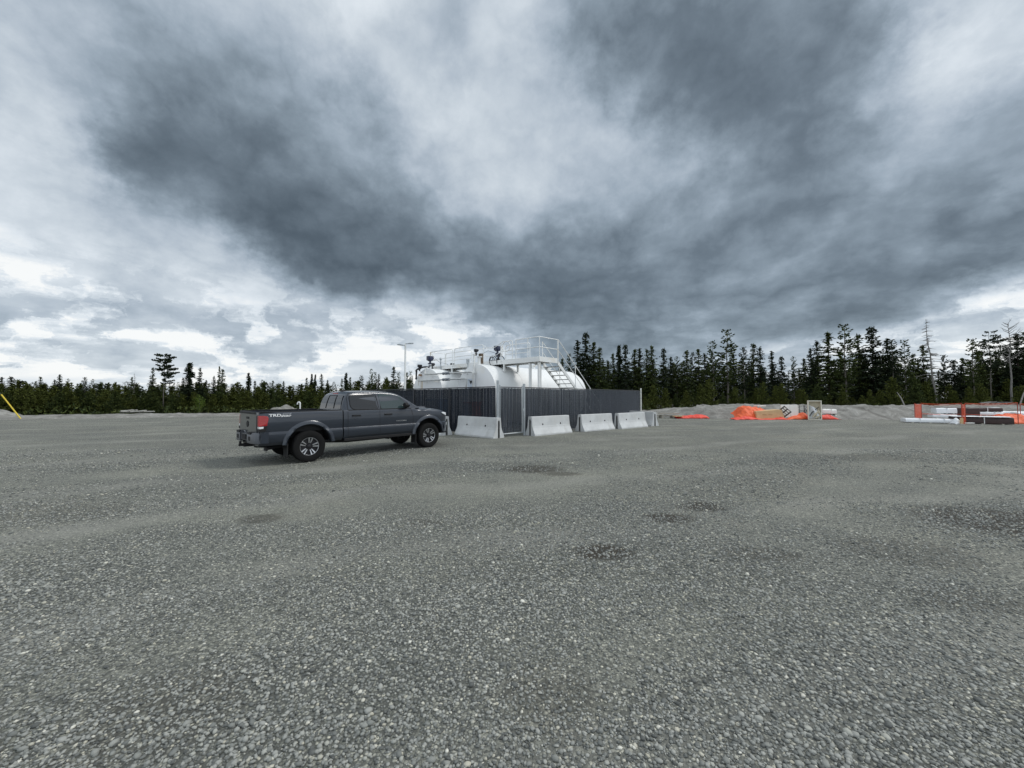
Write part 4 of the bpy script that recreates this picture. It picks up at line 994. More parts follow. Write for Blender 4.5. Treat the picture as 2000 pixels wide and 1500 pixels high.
def actuator(t_, x, y, z, m, s_=1.0, name='valve'):
    mb = MB().lathe([(z, .06*s_), (z+.12*s_, .06*s_), (z+.12*s_, .11*s_), (z+.16*s_, .11*s_), (z+.16*s_, .05*s_), (z+.30*s_, .05*s_)], 12, 'Z', (x, y, 0))
    mb.lathe([(-.13*s_, .05*s_), (-.11*s_, .12*s_), (.11*s_, .12*s_), (.13*s_, .05*s_)], 14, 'Y', (x, y, z+.38*s_))
    mb.lathe([(0, .09*s_), (.12*s_, .09*s_), (.16*s_, .04*s_)], 12, 'X', (x+.05, y, z+.42*s_)).box(x-.14*s_, x-.04*s_, y-.08*s_, y+.10*s_, z+.30*s_, z+.50*s_)
    return mb.build(name, m, t_, smooth=40)
# far tank fittings, local x=u-3.05, y=v-9.65
n = MB(); 
for x, y, h_, r in ((.35, .12, .34, .10), (1.2, -.05, .30, .12), (1.9, .1, .28, .13), (2.7, 0, .32, .10)): flange(n, x, y, TZ-.05, h_, r)
n.build('nozzle', whp, far, smooth=40)
actuator(far, .30, .12, TZ+.16, blue, 1.35); actuator(far, .42, .05, TZ-.06, blkm, .9)
MB().tube([(.35, .15, TZ+.12), (-.05, .15, TZ+.12), (-.16, .30, TZ+.10), (-.16, .75, TZ+.02), (-.30, .75, TZ-.05), (-.32, .75, 2.78)], .05, 10).lathe([(2.80, .075), (2.86, .075)], 12, 'Z', (-.32, .75, 0)).lathe([(3.3, .08), (3.36, .08)], 12, 'Z', (-.32, .75, 0)).build('fill_pipe', blkm, far, smooth=50)
actuator(far, -.20, .55, TZ-.12, blkm, .8); actuator(far, 2.0, .0, TZ+.02, blkm, .9)
MB().tube([(1.0, -.05, TZ-.05), (1.0, -.05, TZ+.62)], .04, 10).lathe([(TZ+.62, .05), (TZ+.66, .075), (TZ+.74, .075), (TZ+.78, .03)], 12, 'Z', (1.0, -.05, 0)).build('vent_pipe', galv, far, smooth=50)
MB().tube([(1.0, -.1, TZ+.45), (1.5, -.1, TZ+.38), (1.75, -.12, TZ+.12), (1.8, -.12, TZ-.02)], .012, 6).tube([(.3, .1, TZ+.5), (.7, .0, TZ+.62), (1.0, -.1, TZ+.40)], .012, 6).tube([(-.2, .75, TZ), (-.02, .68, TZ-.2), (.15, .4, TZ-.12)], .014, 6).build('conduit', galv_d, far, smooth=60)
MB().tube([(1.3, .0, TZ+.20), (2.9, -.02, TZ+.16)], .03, 8).tube([(2.0, .25, TZ+.30), (2.9, .25, TZ+.28)], .05, 8).build('vapour_pipe', mat('brass', (.30, .20, .10), .5, .4, var=.3), far, smooth=50)
MB().box(1.45, 1.62, -.12, .10, TZ, TZ+.30).build('junction_box', mat('brown_metal', (.10, .07, .045), .6), far, bevel=.01)
rs = MB()
for y0, w_, z0, z1 in ((.66, .05, 2.66, 1.6), (.50, .10, 2.70, 1.9), (.95, .03, 3.0, 2.4)): rs.box(-.004, -.001, y0, y0+w_, z1, z0)
rs.build('rust_streak', mat('rust_stain', (.52, .43, .30), .8, var=.25, vscale=5), far)
MB().box(-.16, -.004, .60, .74, 3.02, 3.12).build('pipe_bracket', rust, far)
# near tank fittings, local y=v-4.95
n = MB()
for x, y, h_, r in ((.30, .0, .50, .10), (1.3, .05, .22, .13), (2.0, -.1, .2, .2), (5.0, .1, .3, .12), (5.8, 0, .26, .16), (6.6, .1, .22, .12), (3.4, .0, .25, .10)): flange(n, x, y, TZ-.05, h_, r)
n.build('nozzle', whp, near, smooth=40)
MB().tube([(-.10, .0, .4), (-.10, .0, TZ+.55)], .045, 10).lathe([(TZ+.50, .08), (TZ+.55, .08)], 12, 'Z', (-.10, 0, 0)).build('riser_pipe', whp, near, smooth=50)
actuator(near, .05, .0, TZ+.48, blkm, .72); MB().box(.30, .48, -.12, .08, TZ+.05, TZ+.62).build('gauge_box', mat('brown_metal', (.10, .07, .045), .6), near, bevel=.01)
actuator(near, 1.35, -.35, TZ+.48, blue, 1.25); actuator(near, 1.45, -.32, TZ+.22, blkm, 1.0)
hatwheel('handwheel', near, (1.20, -.15, TZ+.24), .30, 'Y', blkm); hatwheel('handwheel', near, (1.35, -.62, TZ+.20), .32, 'Y', blkm); hatwheel('handwheel', near, (1.10, -.18, TZ+.24), .22, 'X', blkm)
MB().tube([(1.30, -.15, TZ+.24), (1.35, -.62, TZ+.20)], .04, 8).box(1.22, 1.45, -.45, -.2, TZ-.1, TZ+.3).build('valve_body', blkm, near, smooth=40)
MB().tube([(.4, -.1, TZ+.60), (.8, -.15, TZ+.80), (1.2, -.3, TZ+.70)], .012, 6).build('conduit', galv_d, near, smooth=60)
MB().tube([(.25, .95, 3.05), (.25, .95, TZ+.36)], .035, 8).lathe([(TZ+.10, .09), (TZ+.36, .09)], 10, 'Z', (.25, .95, 0)).build('level_gauge', galv, near, smooth=50)
# emblem on the tank end
em = MB()
for y0, s_ in ((.62, 1), (.05, -1)): em.add([Vector((-.006, y0, 2.62)), Vector((-.006, y0-.16*s_, 2.50)), Vector((-.006, y0-.20*s_, 2.36)), Vector((-.006, y0-.24*s_, 2.34)), Vector((-.006, y0-.28*s_, 2.52))], [(0, 1, 2, 3, 4)])
em.box(-.007, -.004, .20, .46, 2.44, 2.56)
em.build('emblem', blkm, near); em2 = MB()
for y0, w_ in ((.56, .05), (.47, .10), (.33, .06), (.24, .05), (.15, .09)): em2.box(-.007, -.004, y0-w_, y0, 2.08, 2.17)
em2.build('lettering', mat('dark_blue_print', (.02, .03, .07), .5), near)
MB().box(-.004, -.001, .0, .66, 2.02, 2.66).build('emblem_panel', mat('pale_blue_panel', (.60, .66, .74), .5), near)
# transfer pipes on the tank ends
def xpipe(pts, label, dv):
    o = thing('transfer_pipe', label, 'pipe', CW(2.72, 5.0), CA)
    MB().tube(pts, .045, 12).build('pipe', pipe_m, o, smooth=50)
    m_ = MB(); z = dv[1]
    for y in dv[0]: m_.lathe([(y-.13, .05), (y-.12, .085), (y-.08, .085), (y-.06, .06), (y+.06, .06), (y+.08, .085), (y+.12, .085), (y+.13, .05)], 12, 'Y', (0, 0, z))
    m_.build('valve', galv_d, o, smooth=40)
    mb = MB()
    for y in dv[2]: mb.box(0, .33, y-.03, y+.03, z-.09, z-.05)
    mb.build('bracket', whp, o)
def arc(p, q, r_, n_=5):
    return None
xpipe([(0.2, 4.42, 3.50), (.05, 4.42, 3.42), (0, 4.42, 3.12), (0, 4.33, 3.05), (0, 2.4, 3.04), (0, -.12, 3.0), (0, -.22, 2.95), (0, -.23, 2.85), (0, -.23, .3)], 'upper grey transfer pipe running across both tank ends', ((2.0, 2.35), 3.03, (4.0, 3.4, .6, -.1)))
xpipe([(0, 5.15, 2.75), (0, 5.10, 2.68), (0, 2.4, 2.67), (0, .45, 2.66), (0, .35, 2.62), (0, .34, 2.52), (0, .34, .3)], 'lower grey transfer pipe running across both tank ends', ((2.0, 2.35), 2.67, (4.6, 3.4, 1.0)))

# platform, walkway and stairs
pf = thing('access_platform', 'white steel access platform with railings and stairs over the tanks', 'platform', CW(4.1, 1.25), CA)
DZ = 3.62; LW = 1.5
dk = MB().box(0, LW, 0, 1.6, DZ-.04, DZ); dk.box(0.05, 1.15, 1.6, 9.6, DZ-.03, DZ+.0); dk.build('deck', mat('grating', (.52, .53, .52), .5, .3), pf)
bm_ = MB().box(-.03, LW+.03, -.04, 0, DZ-.19, DZ+.07).box(-.04, 0, 0, 2.5, DZ-.19, DZ+.07).box(LW, LW+.04, 1.0, 1.6, DZ-.19, DZ+.07).box(0, .05, 2.5, 9.6, DZ-.16, DZ+.08).box(1.15, 1.2, 1.6, 9.6, DZ-.16, DZ+.08)
for y in (.5, 1.1): bm_.box(0, LW, y, y+.06, DZ-.18, DZ-.05)
bm_.build('beam', whp, pf, bevel=.006)
for (x, y) in ((0.02, .02), (0.02, .62), (LW-.1, .02)):
    if (x, y) == (LW-.1, .02): continue
    MB().box(x, x+.11, y, y+.11, 0, DZ-.23).build('leg', whp, pf)
MB().box(LW-.12, LW-.01, 1.1, 1.21, 0, DZ-.23).build('leg', whp, pf)
for y, z in ((2.5, 3.05), (3.6, 3.4), (4.9, 3.2), (7.2, 3.2), (8.4, 3.42)): MB().box(0.0, .09, y, y+.09, z, DZ-.16).box(1.1, 1.19, y, y+.09, z, DZ-.16).build('support', whp, pf)
def rail_run(pts, posts, name='railing', r=.022, zs=(1.07, .55)):
    mb = MB()
    for z in zs: mb.tube([(x, y, DZ+z) for x, y in pts], r, 8)
    for (x, y) in posts: mb.tube([(x, y, DZ-.1), (x, y, DZ+zs[0])], r, 8)
    return mb.build(name, whp, pf, smooth=50)
rail_run([(LW, -.02), (0, -.02), (-.02, 0), (-.02, 1.6)], [(LW, -.02), (0, -.02), (-.02, .75), (-.02, 1.6)])
def loop_rail(x, y0, y1):
    mb = MB(); h1, h0 = DZ+1.07, DZ+.50; c = .12
    mb.tube([(x, y0, h0), (x, y0, h1-c), (x, y0+.035, h1-.03), (x, y0+c, h1), (x, y1-c, h1), (x, y1-.035, h1-.03), (x, y1, h1-c), (x, y1, h0)], .021, 8)
    mb.tube([(x, y0, h0), (x, y0, DZ-.05)], .021, 8).tube([(x, y1, h0), (x, y1, DZ-.05)], .021, 8).tube([(x, y0, h0+.04), (x, y1, h0+.04)], .018, 8)
    return mb.build('railing', whp, pf, smooth=50)
loop_rail(-.02, 1.85, 2.75); loop_rail(-.02, 4.2, 6.9); loop_rail(-.02, 7.1, 9.55); loop_rail(1.22, 1.7, 3.6); loop_rail(1.22, 3.9, 6.4); loop_rail(1.22, 6.7, 9.5)
MB().tube([(-.02, 9.58, DZ+1.07), (1.22, 9.58, DZ+1.07)], .021, 8).tube([(-.02, 9.58, DZ+.54), (1.22, 9.58, DZ+.54)], .018, 8).tube([(-.02, 9.58, DZ), (-.02, 9.58, DZ+1.07)], .03, 8).tube([(1.22, 9.58, DZ), (1.22, 9.58, DZ+1.07)], .03, 8).tube([(-.02, 9.5, DZ+.98), (-.02, 8.9, DZ+.56)], .018, 6).tube([(-.02, 9.5, DZ+.46), (-.02, 8.9, DZ+.02)], .018, 6).tube([(-.02, 9.56, DZ+.02), (-.02, 8.3, DZ+.02)], .03, 6).build('railing', whp, pf, smooth=50)
def chain(y0, y1, z, s_):
    return [(-.02, y0+(y1-y0)*k/10, z-s_*math.sin(math.pi*k/10)) for k in range(11)]
MB().tube(chain(2.75, 4.2, DZ+1.02, .22), .016, 6).tube(chain(2.75, 4.2, DZ+.52, .20), .016, 6).build('safety_chain', whp, pf, smooth=50)
MB().tube([(-.05+.30*math.cos(a)*0, 2.3+.30*math.cos(a), DZ+.78+.28*math.sin(a)) for a in [R(20*k) for k in range(19)]], .02, 6, False).build('hose_coil', whp, pf, smooth=60)
# stairs down along +u
sh_ = 1.0; run = 4.35
st = MB()
def slab(y):
    a, b_ = (LW, DZ-.02), (LW+run, .02); dx, dz = b_[0]-a[0], b_[1]-a[1]; l_ = math.hypot(dx, dz); nx_, nz_ = -dz/l_*.15, dx/l_*.15
    pts = [(a[0], a[1]), (b_[0], b_[1]), (b_[0]-nx_*1.35, b_[1]), (a[0], a[1]-.24)]
    return MB().prism([(p[0], p[1]) for p in pts], y, y+.045)
slab(-.04).build('stringer', whp, pf); slab(sh_-.04).build('stringer', whp, pf)
tread_m = mat('grating', (.52, .53, .52), .5, .3)
nst = 16
for k in range(1, nst):
    x = LW+run*k/nst; z = DZ-.02-(DZ-.04)*k/nst-.07
    MB().box(x-.13, x+.13, .006, sh_-.042, z-.035, z).build('tread', tread_m, pf)
for y in (-.06, sh_+.03):
    mb = MB(); s_ = (DZ-.04)/run
    mb.tube([(LW, y, DZ+1.07), (LW+run*.97, y, DZ+1.07-s_*run*.97)], .021, 8).tube([(LW, y, DZ+.5), (LW+run*.97, y, DZ+.5-s_*run*.97)], .018, 8)
    for q in (.0, .36, .70, .97): mb.tube([(LW+run*q, y, DZ-s_*run*q-.1), (LW+run*q, y, DZ+1.07-s_*run*q)], .021, 8)
    mb.build('handrail', whp, pf, smooth=50)
# pumps and cabinets half hidden behind the slats
def cabinet(u, v, w, d_, h_, m, label):
    o = thing('pump_cabinet', label, 'cabinet', CW(u, v), CA)
    MB().box(0, w, 0, d_, .1, h_).build('housing', m, o, bevel=.02); MB().box(-.01, -.002, .06, d_-.06, .3, h_-.1).build('door', mat('cabinet_door', tuple(min(1, c*1.3) for c in m.diffuse_color[:3]) if False else (.35, .36, .37), .5), o)
    MB().box(-.04, w+.04, -.04, d_+.04, 0, .1).build('plinth', conc, o)
cabinet(1.1, 5.6, .7, 1.2, 1.55, mat('cabinet_blue', (.05, .16, .33), .5), 'blue pump cabinet faintly visible through the left fence slats')
cabinet(1.3, 3.1, .6, .8, 1.4, mat('cabinet_red', (.38, .09, .05), .5), 'red pump cabinet faintly visible through the left fence slats')
cabinet(1.2, 8.4, .8, 1.4, 1.7, mat('cabinet_grey', (.35, .36, .37), .5), 'grey cabinet faintly visible through the left fence slats')
# lamp post
lp = thing('lamp_post', 'tall white lamp post with two flat lamp heads, behind the fence', 'lamp post', at(791, 750, 29.5).to_2d().to_3d(), R(20))
hz_ = at(791, 670, 29.5).z
MB().lathe([(0, .085), (hz_*.5, .078), (hz_-.1, .062), (hz_-.05, .06)], 14, 'Z').build('pole', whp, lp, smooth=50)
for s_ in (-1, 1):
    zt_ = hz_-(.0 if s_ > 0 else .14)
    MB().loft([[Vector((x, -w, z0)), Vector((x, w, z0)), Vector((x, w, z1)), Vector((x, -w, z1))] for x, w, z0, z1 in ((0, .04, zt_-.08, zt_-.02), (s_*.2, .09, zt_-.06, zt_-.01), (s_*.25, .15, zt_-.05, zt_+.02), (s_*.56, .15, zt_-.03, zt_+.03), (s_*.6, .12, zt_-.02, zt_+.02))]).build('lamp_head', galv, lp, smooth=30)

# concrete barriers
BP = [(.30, 0), (.30, .07), (.285, .10), (.17, .33), (.145, .42), (.105, .80), (.09, .815)]
def barrier_mesh():
    L_ = 2.45
    ring = [(y, z) for y, z in BP]+[(-y, z) for y, z in BP[::-1]]
    o = MB().loft([[Vector((x, y, z)) for y, z in ring] for x in (-L_/2, -L_/2+.02, 0, L_/2-.02, L_/2)]).build('concrete_barrier', conc, None)
    cut = MB()
    for s_ in (-1, 1):
        x0, x1 = sorted((s_*(L_/2+.1), s_*(L_/2-.13))); cut.loft([[Vector((x, y, z)) for y, z in ((-.055, -.1), (.055, -.1), (.05, .62), (.035, .70), (-.035, .70), (-.05, .62))] for x in (x0, x1)])
        cut.lathe([(-.4, .042), (.4, .042)], 14, 'Y', (s_*.58, 0, .47))
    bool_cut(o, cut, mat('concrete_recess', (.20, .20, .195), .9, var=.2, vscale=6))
    return o.data
bme = barrier_mesh(); bfirst = [True]
def barrier(c, a, label, h_=1.0):
    o = bpy.data.objects.get('concrete_barrier') if bfirst[0] else bpy.data.objects.new('concrete_barrier', bme)
    if not bfirst[0]: COL.objects.link(o)
    if bfirst[0]:
        b = None
    bfirst[0] = False
    o.location = (c[0], c[1], gz(c[0], c[1])-.008); o.rotation_euler = (0, 0, a); tag(o, label, 'concrete barrier', 'concrete barriers round the fence')
def barrier_front(pl, pr, label, side_=1):
    """pixels of the two foot corners of the long face towards the camera"""
    a, b_ = gnd(*pl), gnd(*pr); d = (b_-a).to_2d().normalized(); n_ = Vector((-d.y, d.x)); c = (a+b_).to_2d()/2 + n_*.30
    barrier(c, math.atan2(d.y, d.x), label)
barrier_front((884.5, 848.5), (967.6, 857.3), 'concrete barrier left of the gate, just clear of the pickup nose')
barrier_front((1043.5, 851.7), (1119, 844.6), 'concrete barrier immediately right of the gate, the biggest in the right row')
barrier_front((1141.5, 843.4), (1201.5, 838.0), 'middle one of the three concrete barriers right of the gate')
barrier_front((1216, 837.8), (1264.5, 833.6), 'third concrete barrier right of the gate, touching one that stands crosswise behind it')
a = gnd(884.3, 849); d = Vector((-.72, .69)); c = a.to_2d()+d*1.25+Vector((-.21, -.25)); barrier(c, math.atan2(d.y, d.x), 'concrete barrier mostly hidden behind the pickup nose, only its slotted end showing')
a = gnd(1287.5, 831.8); d = Vector((-.45, .89)).normalized(); n_ = Vector((-d.y, d.x)); c = a.to_2d()+d*1.25+n_*.30; barrier(c, math.atan2(d.y, d.x), 'concrete barrier standing crosswise at the far right end, behind the row')
# ------------------------------------------------------------------ odds and ends round the yard
orange = mat('orange_tarp', (.74, .115, .030), .6, var=.16, vscale=2.5, bump=1.0, bscale=3.2, bdist=.12); redor = mat('red_orange_tarp', (.70, .055, .030), .6, var=.16, vscale=2.5, bump=1.0, bscale=3.2, bdist=.12)
ply = mat('plywood', (.55, .38, .20), .7, var=.12, vscale=3); wood_g = mat('weathered_wood', (.34, .31, .26), .85, var=.3, vscale=8); wood_w = mat('pale_board', (.62, .58, .48), .7, var=.1)
foam = mat('white_foam', (.80, .80, .76), .7, var=.04, vscale=2); film = mat('white_film', (.75, .77, .79), .35, var=.08, vscale=3, bump=.5, bscale=9); dkw = mat('dark_wrapped_wood', (.040, .020, .018), .6, var=.4, vscale=5, bump=.4, bscale=12)
def sc_at(px, py=819):
    return gnd(px, py)
def tarp(name, outline, m, label, base_py, thick=1.1, seed=1.0, cat='tarp', amp=.08, gp=None, py0=None):
    """a rumpled cover: outline = (px, top py) across; runs `thick` deep"""
    d = gnd(outline[0][0], base_py).y; pts = [(at(px, base_py, d).x, max(.03, at(px, py, d).z)) for px, py in outline]
    x0, x1 = pts[0][0], pts[-1][0]; cx = (x0+x1)/2; nx_ = max(14, int((x1-x0)/.06)); ny_ = 22; rows = []
    for i in range(nx_+1):
        x = x0+(x1-x0)*i/nx_; H_ = float(np.interp(x, [p[0] for p in pts], [p[1] for p in pts])); row = []
        for j in range(ny_+1):
            v = j/ny_; f = min(1, math.sin(math.pi*v)**.55*1.05) if 0 < v < 1 else 0
            edge = .12*noise.noise(Vector((x*2.5, v*2, seed)))*(1 if v in (0, 1) else .3)
            z = H_*f*.84 + amp*min(1, 4*H_)*f*(noise.fractal(Vector((x*2.2, v*3.5, seed)), 1, 2, 4) - .35*abs(noise.noise(Vector((x*5, v*3, seed+3)))) + .5*(.5-abs(noise.noise(Vector((x*3.1+v*2, v*4.2-x, seed+8)))*2.2)))
            row.append(Vector((x-cx, v*thick+edge, max(.012, z))))
        rows.append(row)
    o = MB().loft(rows, closed=False, caps=False).build(name, m, None, smooth=40)
    so_ = o.modifiers.new('thickness', 'SOLIDIFY'); so_.thickness = .012
    o.location = (cx, d, 0); return tag(o, label, cat, gp)
def slabbox(name, px0, px1, pyt, pyb, depth, m, label, cat, gp=None, rz=0, base_py=None, bev=.02, dy=0, sag=0):
    d = gnd(px0, base_py or pyb).y + dy; a, b_ = at(px0, pyb, d), at(px1, pyb, d); zt_ = at(px0, pyt, d).z; zb = max(0, a.z); w = b_.x-a.x
    mb = MB(); n_ = max(2, int(w/.15)); rr = []
    for i in range(n_+1):
        x = w*i/n_-w/2; dz = -sag*math.sin(math.pi*i/n_)+.012*noise.noise(Vector((x*3, px0, 1)))*(1 if sag else 0)
        rr.append([Vector((x, 0, 0)), Vector((x, depth, 0)), Vector((x, depth, zt_-zb+dz)), Vector((x, 0, zt_-zb+dz))])
    o = mb.loft(rr).build(name, m, None, bevel=bev); o.location = ((a.x+b_.x)/2, d, zb); o.rotation_euler.z = rz
    return tag(o, label, cat, gp)
# -- first heap, around px 1440..1645
BY = 819
tarp('tarp', [(1439, 818), (1447, 813), (1454, 805), (1459, 797), (1464, 793), (1473, 791.5), (1482, 792.5), (1492, 794), (1503, 797), (1515, 801), (1527, 803), (1540, 817)], orange, 'big orange tarp heaped over crates at the left of the first material heap', BY, 2.4, 2.2, amp=.20)
tarp('tarp', [(1436, 818.6), (1449, 815.5), (1459, 814), (1477, 815), (1490, 818), (1512, 818), (1525, 815.5), (1533, 814), (1543, 818.6)], redor, 'red-orange tarp edge spread on the gravel in front of the plywood crate', BY+.9, .9, 5.5, amp=.1)
cr = thing('plywood_crate', 'long plywood crate lying in front of the big orange tarp', 'crate', (gnd(1504, BY).x, gnd(1504, BY).y-.06, .03), R(-2))
wpx = gnd(1504, BY).y/FPX
cr_w = 54*wpx; MB().add([Vector((-cr_w/2, -.05, 0)), Vector((cr_w/2, -.05, 0)), Vector((cr_w/2-.22, .02, .70)), Vector((-cr_w/2, .02, .56)), Vector((-cr_w/2, .9, 0)), Vector((cr_w/2, .9, 0)), Vector((cr_w/2-.22, .85, .70)), Vector((-cr_w/2, .85, .56))], [(0, 1, 2, 3), (7, 6, 5, 4), (0, 4, 5, 1), (1, 5, 6, 2), (2, 6, 7, 3), (3, 7, 4, 0)]).build('panel', ply, cr, bevel=.008)
for k in range(2):
    o = MB().add([Vector((-cr_w/2+.42+k*.42, -.042+.003*k, .30+.01*k)), Vector((-cr_w/2+.72+k*.42, -.042+.003*k, .30)), Vector((-cr_w/2+.72+k*.42, -.036, .33)), Vector((-cr_w/2+.42+k*.42, -.036, .335))], [(0, 1, 2, 3)]).build('marking', rust, cr); o.location.y = -.012
slabbox('board', 1480, 1496, 791.6, 793.4, .5, foam, 'small white board lying on top of the big orange tarp', 'board', dy=.9, bev=.004, base_py=BY)
def pallet(px, py0, label, d, h_, tilt, yaw):
    p = at(px, py0, d); t_ = thing('pallet', label, 'pallet', p, 0, rot=(R(-62), R(tilt), R(yaw))); t_.scale = (.72, .72, .72)
    mb = MB()
    for k in range(5): mb.box(-.50, .50, -.5+k*.225, -.5+k*.225+.10, .055, .075)
    mb.build('deck_board', wood_g, t_); mb = MB()
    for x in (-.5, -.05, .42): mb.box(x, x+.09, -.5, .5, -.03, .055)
    mb.build('stringer', mat('shade_toned_wood', (.05, .045, .038), .9), t_)  # stringer wood darkened: shade below the deck boards is put into the colour
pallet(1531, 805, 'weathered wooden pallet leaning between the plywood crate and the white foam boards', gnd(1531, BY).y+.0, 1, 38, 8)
for i, (x0, x1, yt, lab) in enumerate(((1529, 1545, 790.2, 'left one of the two upright white foam boards'), (1545.6, 1561, 790.8, 'right one of the two upright white foam boards'))):
    o = slabbox('foam_board', x0, x1, yt, 818, .10, foam, lab, 'board', 'upright white foam boards', dy=.25, bev=.01, base_py=BY); o.rotation_euler.x = R(-7)
fr_ = thing('wire_rack', 'black bent wire rack standing between the foam boards and the upright crate', 'rack', gnd(1572, BY-.6))
mb = MB(); hh = 27*wpx
for x in (-.36, -.02, .06, .34): mb.tube([(x, .1*math.sin(x*9), .1), (x+.04, .1, hh)], .018, 5)
for z in (.35, .65, .95): mb.tube([(-.38, 0, z), (.4, .12, z+.03)], .012, 5)
mb.tube([(-.3, 0, .3), (.36, .1, hh)], .014, 5).tube([(.05, .1, .25), (.40, .1, hh)], .016, 5); mb.build('wire', blkm, fr_)
tarp('tarp', [(1541, 818.8), (1549, 815), (1556, 812), (1566, 811), (1571, 806), (1575, 803), (1580, 806), (1584, 818)], orange, 'crumpled orange tarp on the ground between foam boards and the upright crate', BY+.3, 1.0, 7.7, amp=.06)
def bundle(px0, px1, pyt, pyb, label, m, gp, dy=0, depth=1.1, base=BY, straps=3, strap_m=None):
    d = gnd(px0, base).y+dy; a, b_ = at(px0, pyb, d), at(px1, pyb, d); zt_ = at(px0, pyt, d).z; w = b_.x-a.x
    phi = math.atan2((a.x+b_.x)/2, d); w *= 1-.14*math.sin(phi); t_ = thing('wrapped_bundle', label, 'bundle', ((a.x+b_.x)/2+.12, d, max(0.0, a.z)), -phi*.6, gp); depth = min(depth, .85); h_ = zt_-max(0, a.z); n_ = 18; rr = []
    for i in range(n_+1):
        x = -w/2+w*i/n_; q = .035*noise.noise(Vector((x*2.3, px0, pyt))); e = .05*noise.noise(Vector((x*3, pyt, px0)))
        rr.append([Vector((x, -.0+e*.3, .03)), Vector((x, -.02+e*.4, h_*.5)), Vector((x, .02, h_+q-.04)), Vector((x, .08, h_+q)), Vector((x, depth-.08, h_+q)), Vector((x, depth, h_-.05)), Vector((x, depth, .03))])
    MB().loft(rr).build('wrap', m, t_, smooth=40, bevel=.012)
    for k in range(straps):
        x = -w/2+w*(k+.6)/(straps+.2); MB().box(x, x+.03, -.035, depth+.01, .02, h_+.022).build('strap', strap_m or whp, t_)
    mb = MB()
    for k in range(3): x = -w/2+w*(.12+.34*k); mb.box(x, x+.09, 0, depth, 0, .05 if a.z < .1 else .03)
    mb.build('timber_bearer', wood_w, t_)
GB = 'pale wrapped bundles right of the upright crate'
bundle(1578, 1628, 810.5, 819.5, 'lower pale wrapped bundle beside the upright crate', foam, GB, dy=.5)
bundle(1579, 1628, 799.3, 808.6, 'upper pale wrapped bundle beside the upright crate', foam, GB, dy=.5)
tarp('tarp', [(1577, 810.2), (1590, 808.8), (1610, 809.4), (1627, 809.2), (1633, 812.5), (1641, 817.5), (1645, 819)], redor, 'red tarp end trailing from between the wrapped bundles, right of the first heap', BY+.5, .7, 9.1, amp=.08)
uc_ = thing('upright_crate', 'open beige crate standing on end with torn sheet, tallest of the first heap', 'crate', gnd(1592, BY+1.2), R(-34))
w_, h_ = .80, 36.6*wpx; beige = mat('beige_board', (.56, .50, .38), .7, var=.18, vscale=4)
MB().box(-w_/2, -w_/2+.06, 0, .6, 0, h_).box(w_/2-.06, w_/2, 0, .6, 0, h_).box(-w_/2+.06, w_/2-.06, 0, .6, h_-.06, h_).box(-w_/2+.06, w_/2-.06, 0, .6, 0, .06).build('frame', mat('cream_board', (.70, .67, .57), .7, var=.1), uc_, bevel=.005)
MB().box(-w_/2+.06, w_/2-.06, .30, .34, .06, h_-.06).build('back_panel', beige, uc_)
rr = [[Vector((-w_/2+.07+.62*u*(1-.3*v), .12+.12*math.sin(u*4+v*3), .10+1.0*v-.28*u*v)) for u in np.linspace(0, 1, 9)] for v in np.linspace(0, 1, 12)]
MB().loft(rr, closed=False, caps=False).build('torn_sheet', film, uc_, smooth=60)
MB().tube([(-.30, .05, .25), (-.2, .04, .50), (.02, .05, .72), (.24, .08, .95)], .03, 6).build('cable', blkm, uc_, smooth=60)
MB().tube([(-.12, .06, .20), (.05, .05, .42), (.2, .06, .68), (.3, .08, .3), (.05, .06, .14)], [.06, .1, .05, .09, .06], 7).build('rags', beige, uc_, smooth=60)
# -- flat tarp and planks, px 1285..1385
tarp('tarp', [(1322, 814), (1333, 812.2), (1345, 811.2), (1358, 809.8), (1368, 808.6), (1378, 809), (1385, 812), (1386, 814)], redor, 'flat red-orange tarp lying alone at the foot of the bank left of the first heap', 817.6, .95, 3.9, amp=.06)
for k, (x0, x1, yt, lab) in enumerate(((1288, 1328, 807.0, 'upper weathered plank lying beside the flat red tarp'), (1286, 1326, 811.3, 'lower weathered plank lying beside the flat red tarp'))):
    slabbox('plank', x0, x1, yt, yt+1.5, .3, wood_g, lab, 'plank', 'planks beside the flat tarp', base_py=816.8, dy=k*.2, bev=.004)
mb = MB(); p = gnd(1292, 816.8); 
for x in (0, .9, 1.5): mb.box(x, x+.12, -.1, .6, -.02, .26-.06*x)
o = mb.build('timber_block', wood_g, None); o.location = (p.x, p.y, 0); tag(o, 'dark timber blocks propping the planks beside the flat red tarp', 'timber')
slabbox('plywood_sheet', 1318, 1336, 812.6, 813.6, .5, ply, 'small plywood sheet poking out from the flat red tarp', 'board', base_py=817.8, dy=-.1, bev=.003)
# -- second heap at the far right, px 1774..2010
GD = 'dark and white wrapped lumber bundles in the right heap'
bundle(1775, 1858, 818, 826.5, 'long low white film-wrapped pack on the gravel in front of the snow fence', film, None, base=826.5, depth=1.0, straps=2, strap_m=film)
bundle(1830, 1862, 797.5, 808, 'white film-covered end of the stacked lumber, upper left of the right heap', film, None, base=824, dy=1.2, depth=1.6, straps=1, strap_m=film)
bundle(1824, 1862, 809.5, 817, 'crumpled white film pack under the stacked lumber, left of the right heap', film, None, base=824, dy=.9, depth=1.4, straps=0)
bundle(1858, 1904, 796.5, 818, 'tall dark-wrapped lumber stack in the middle of the right heap', dkw, GD, base=824, dy=1.0, depth=1.6, straps=1)
bundle(1902, 1948, 796.5, 804.5, 'dark-wrapped lumber bundle on top, with white film hanging at its right end', dkw, GD, base=824, dy=1.1, depth=1.5, straps=1)
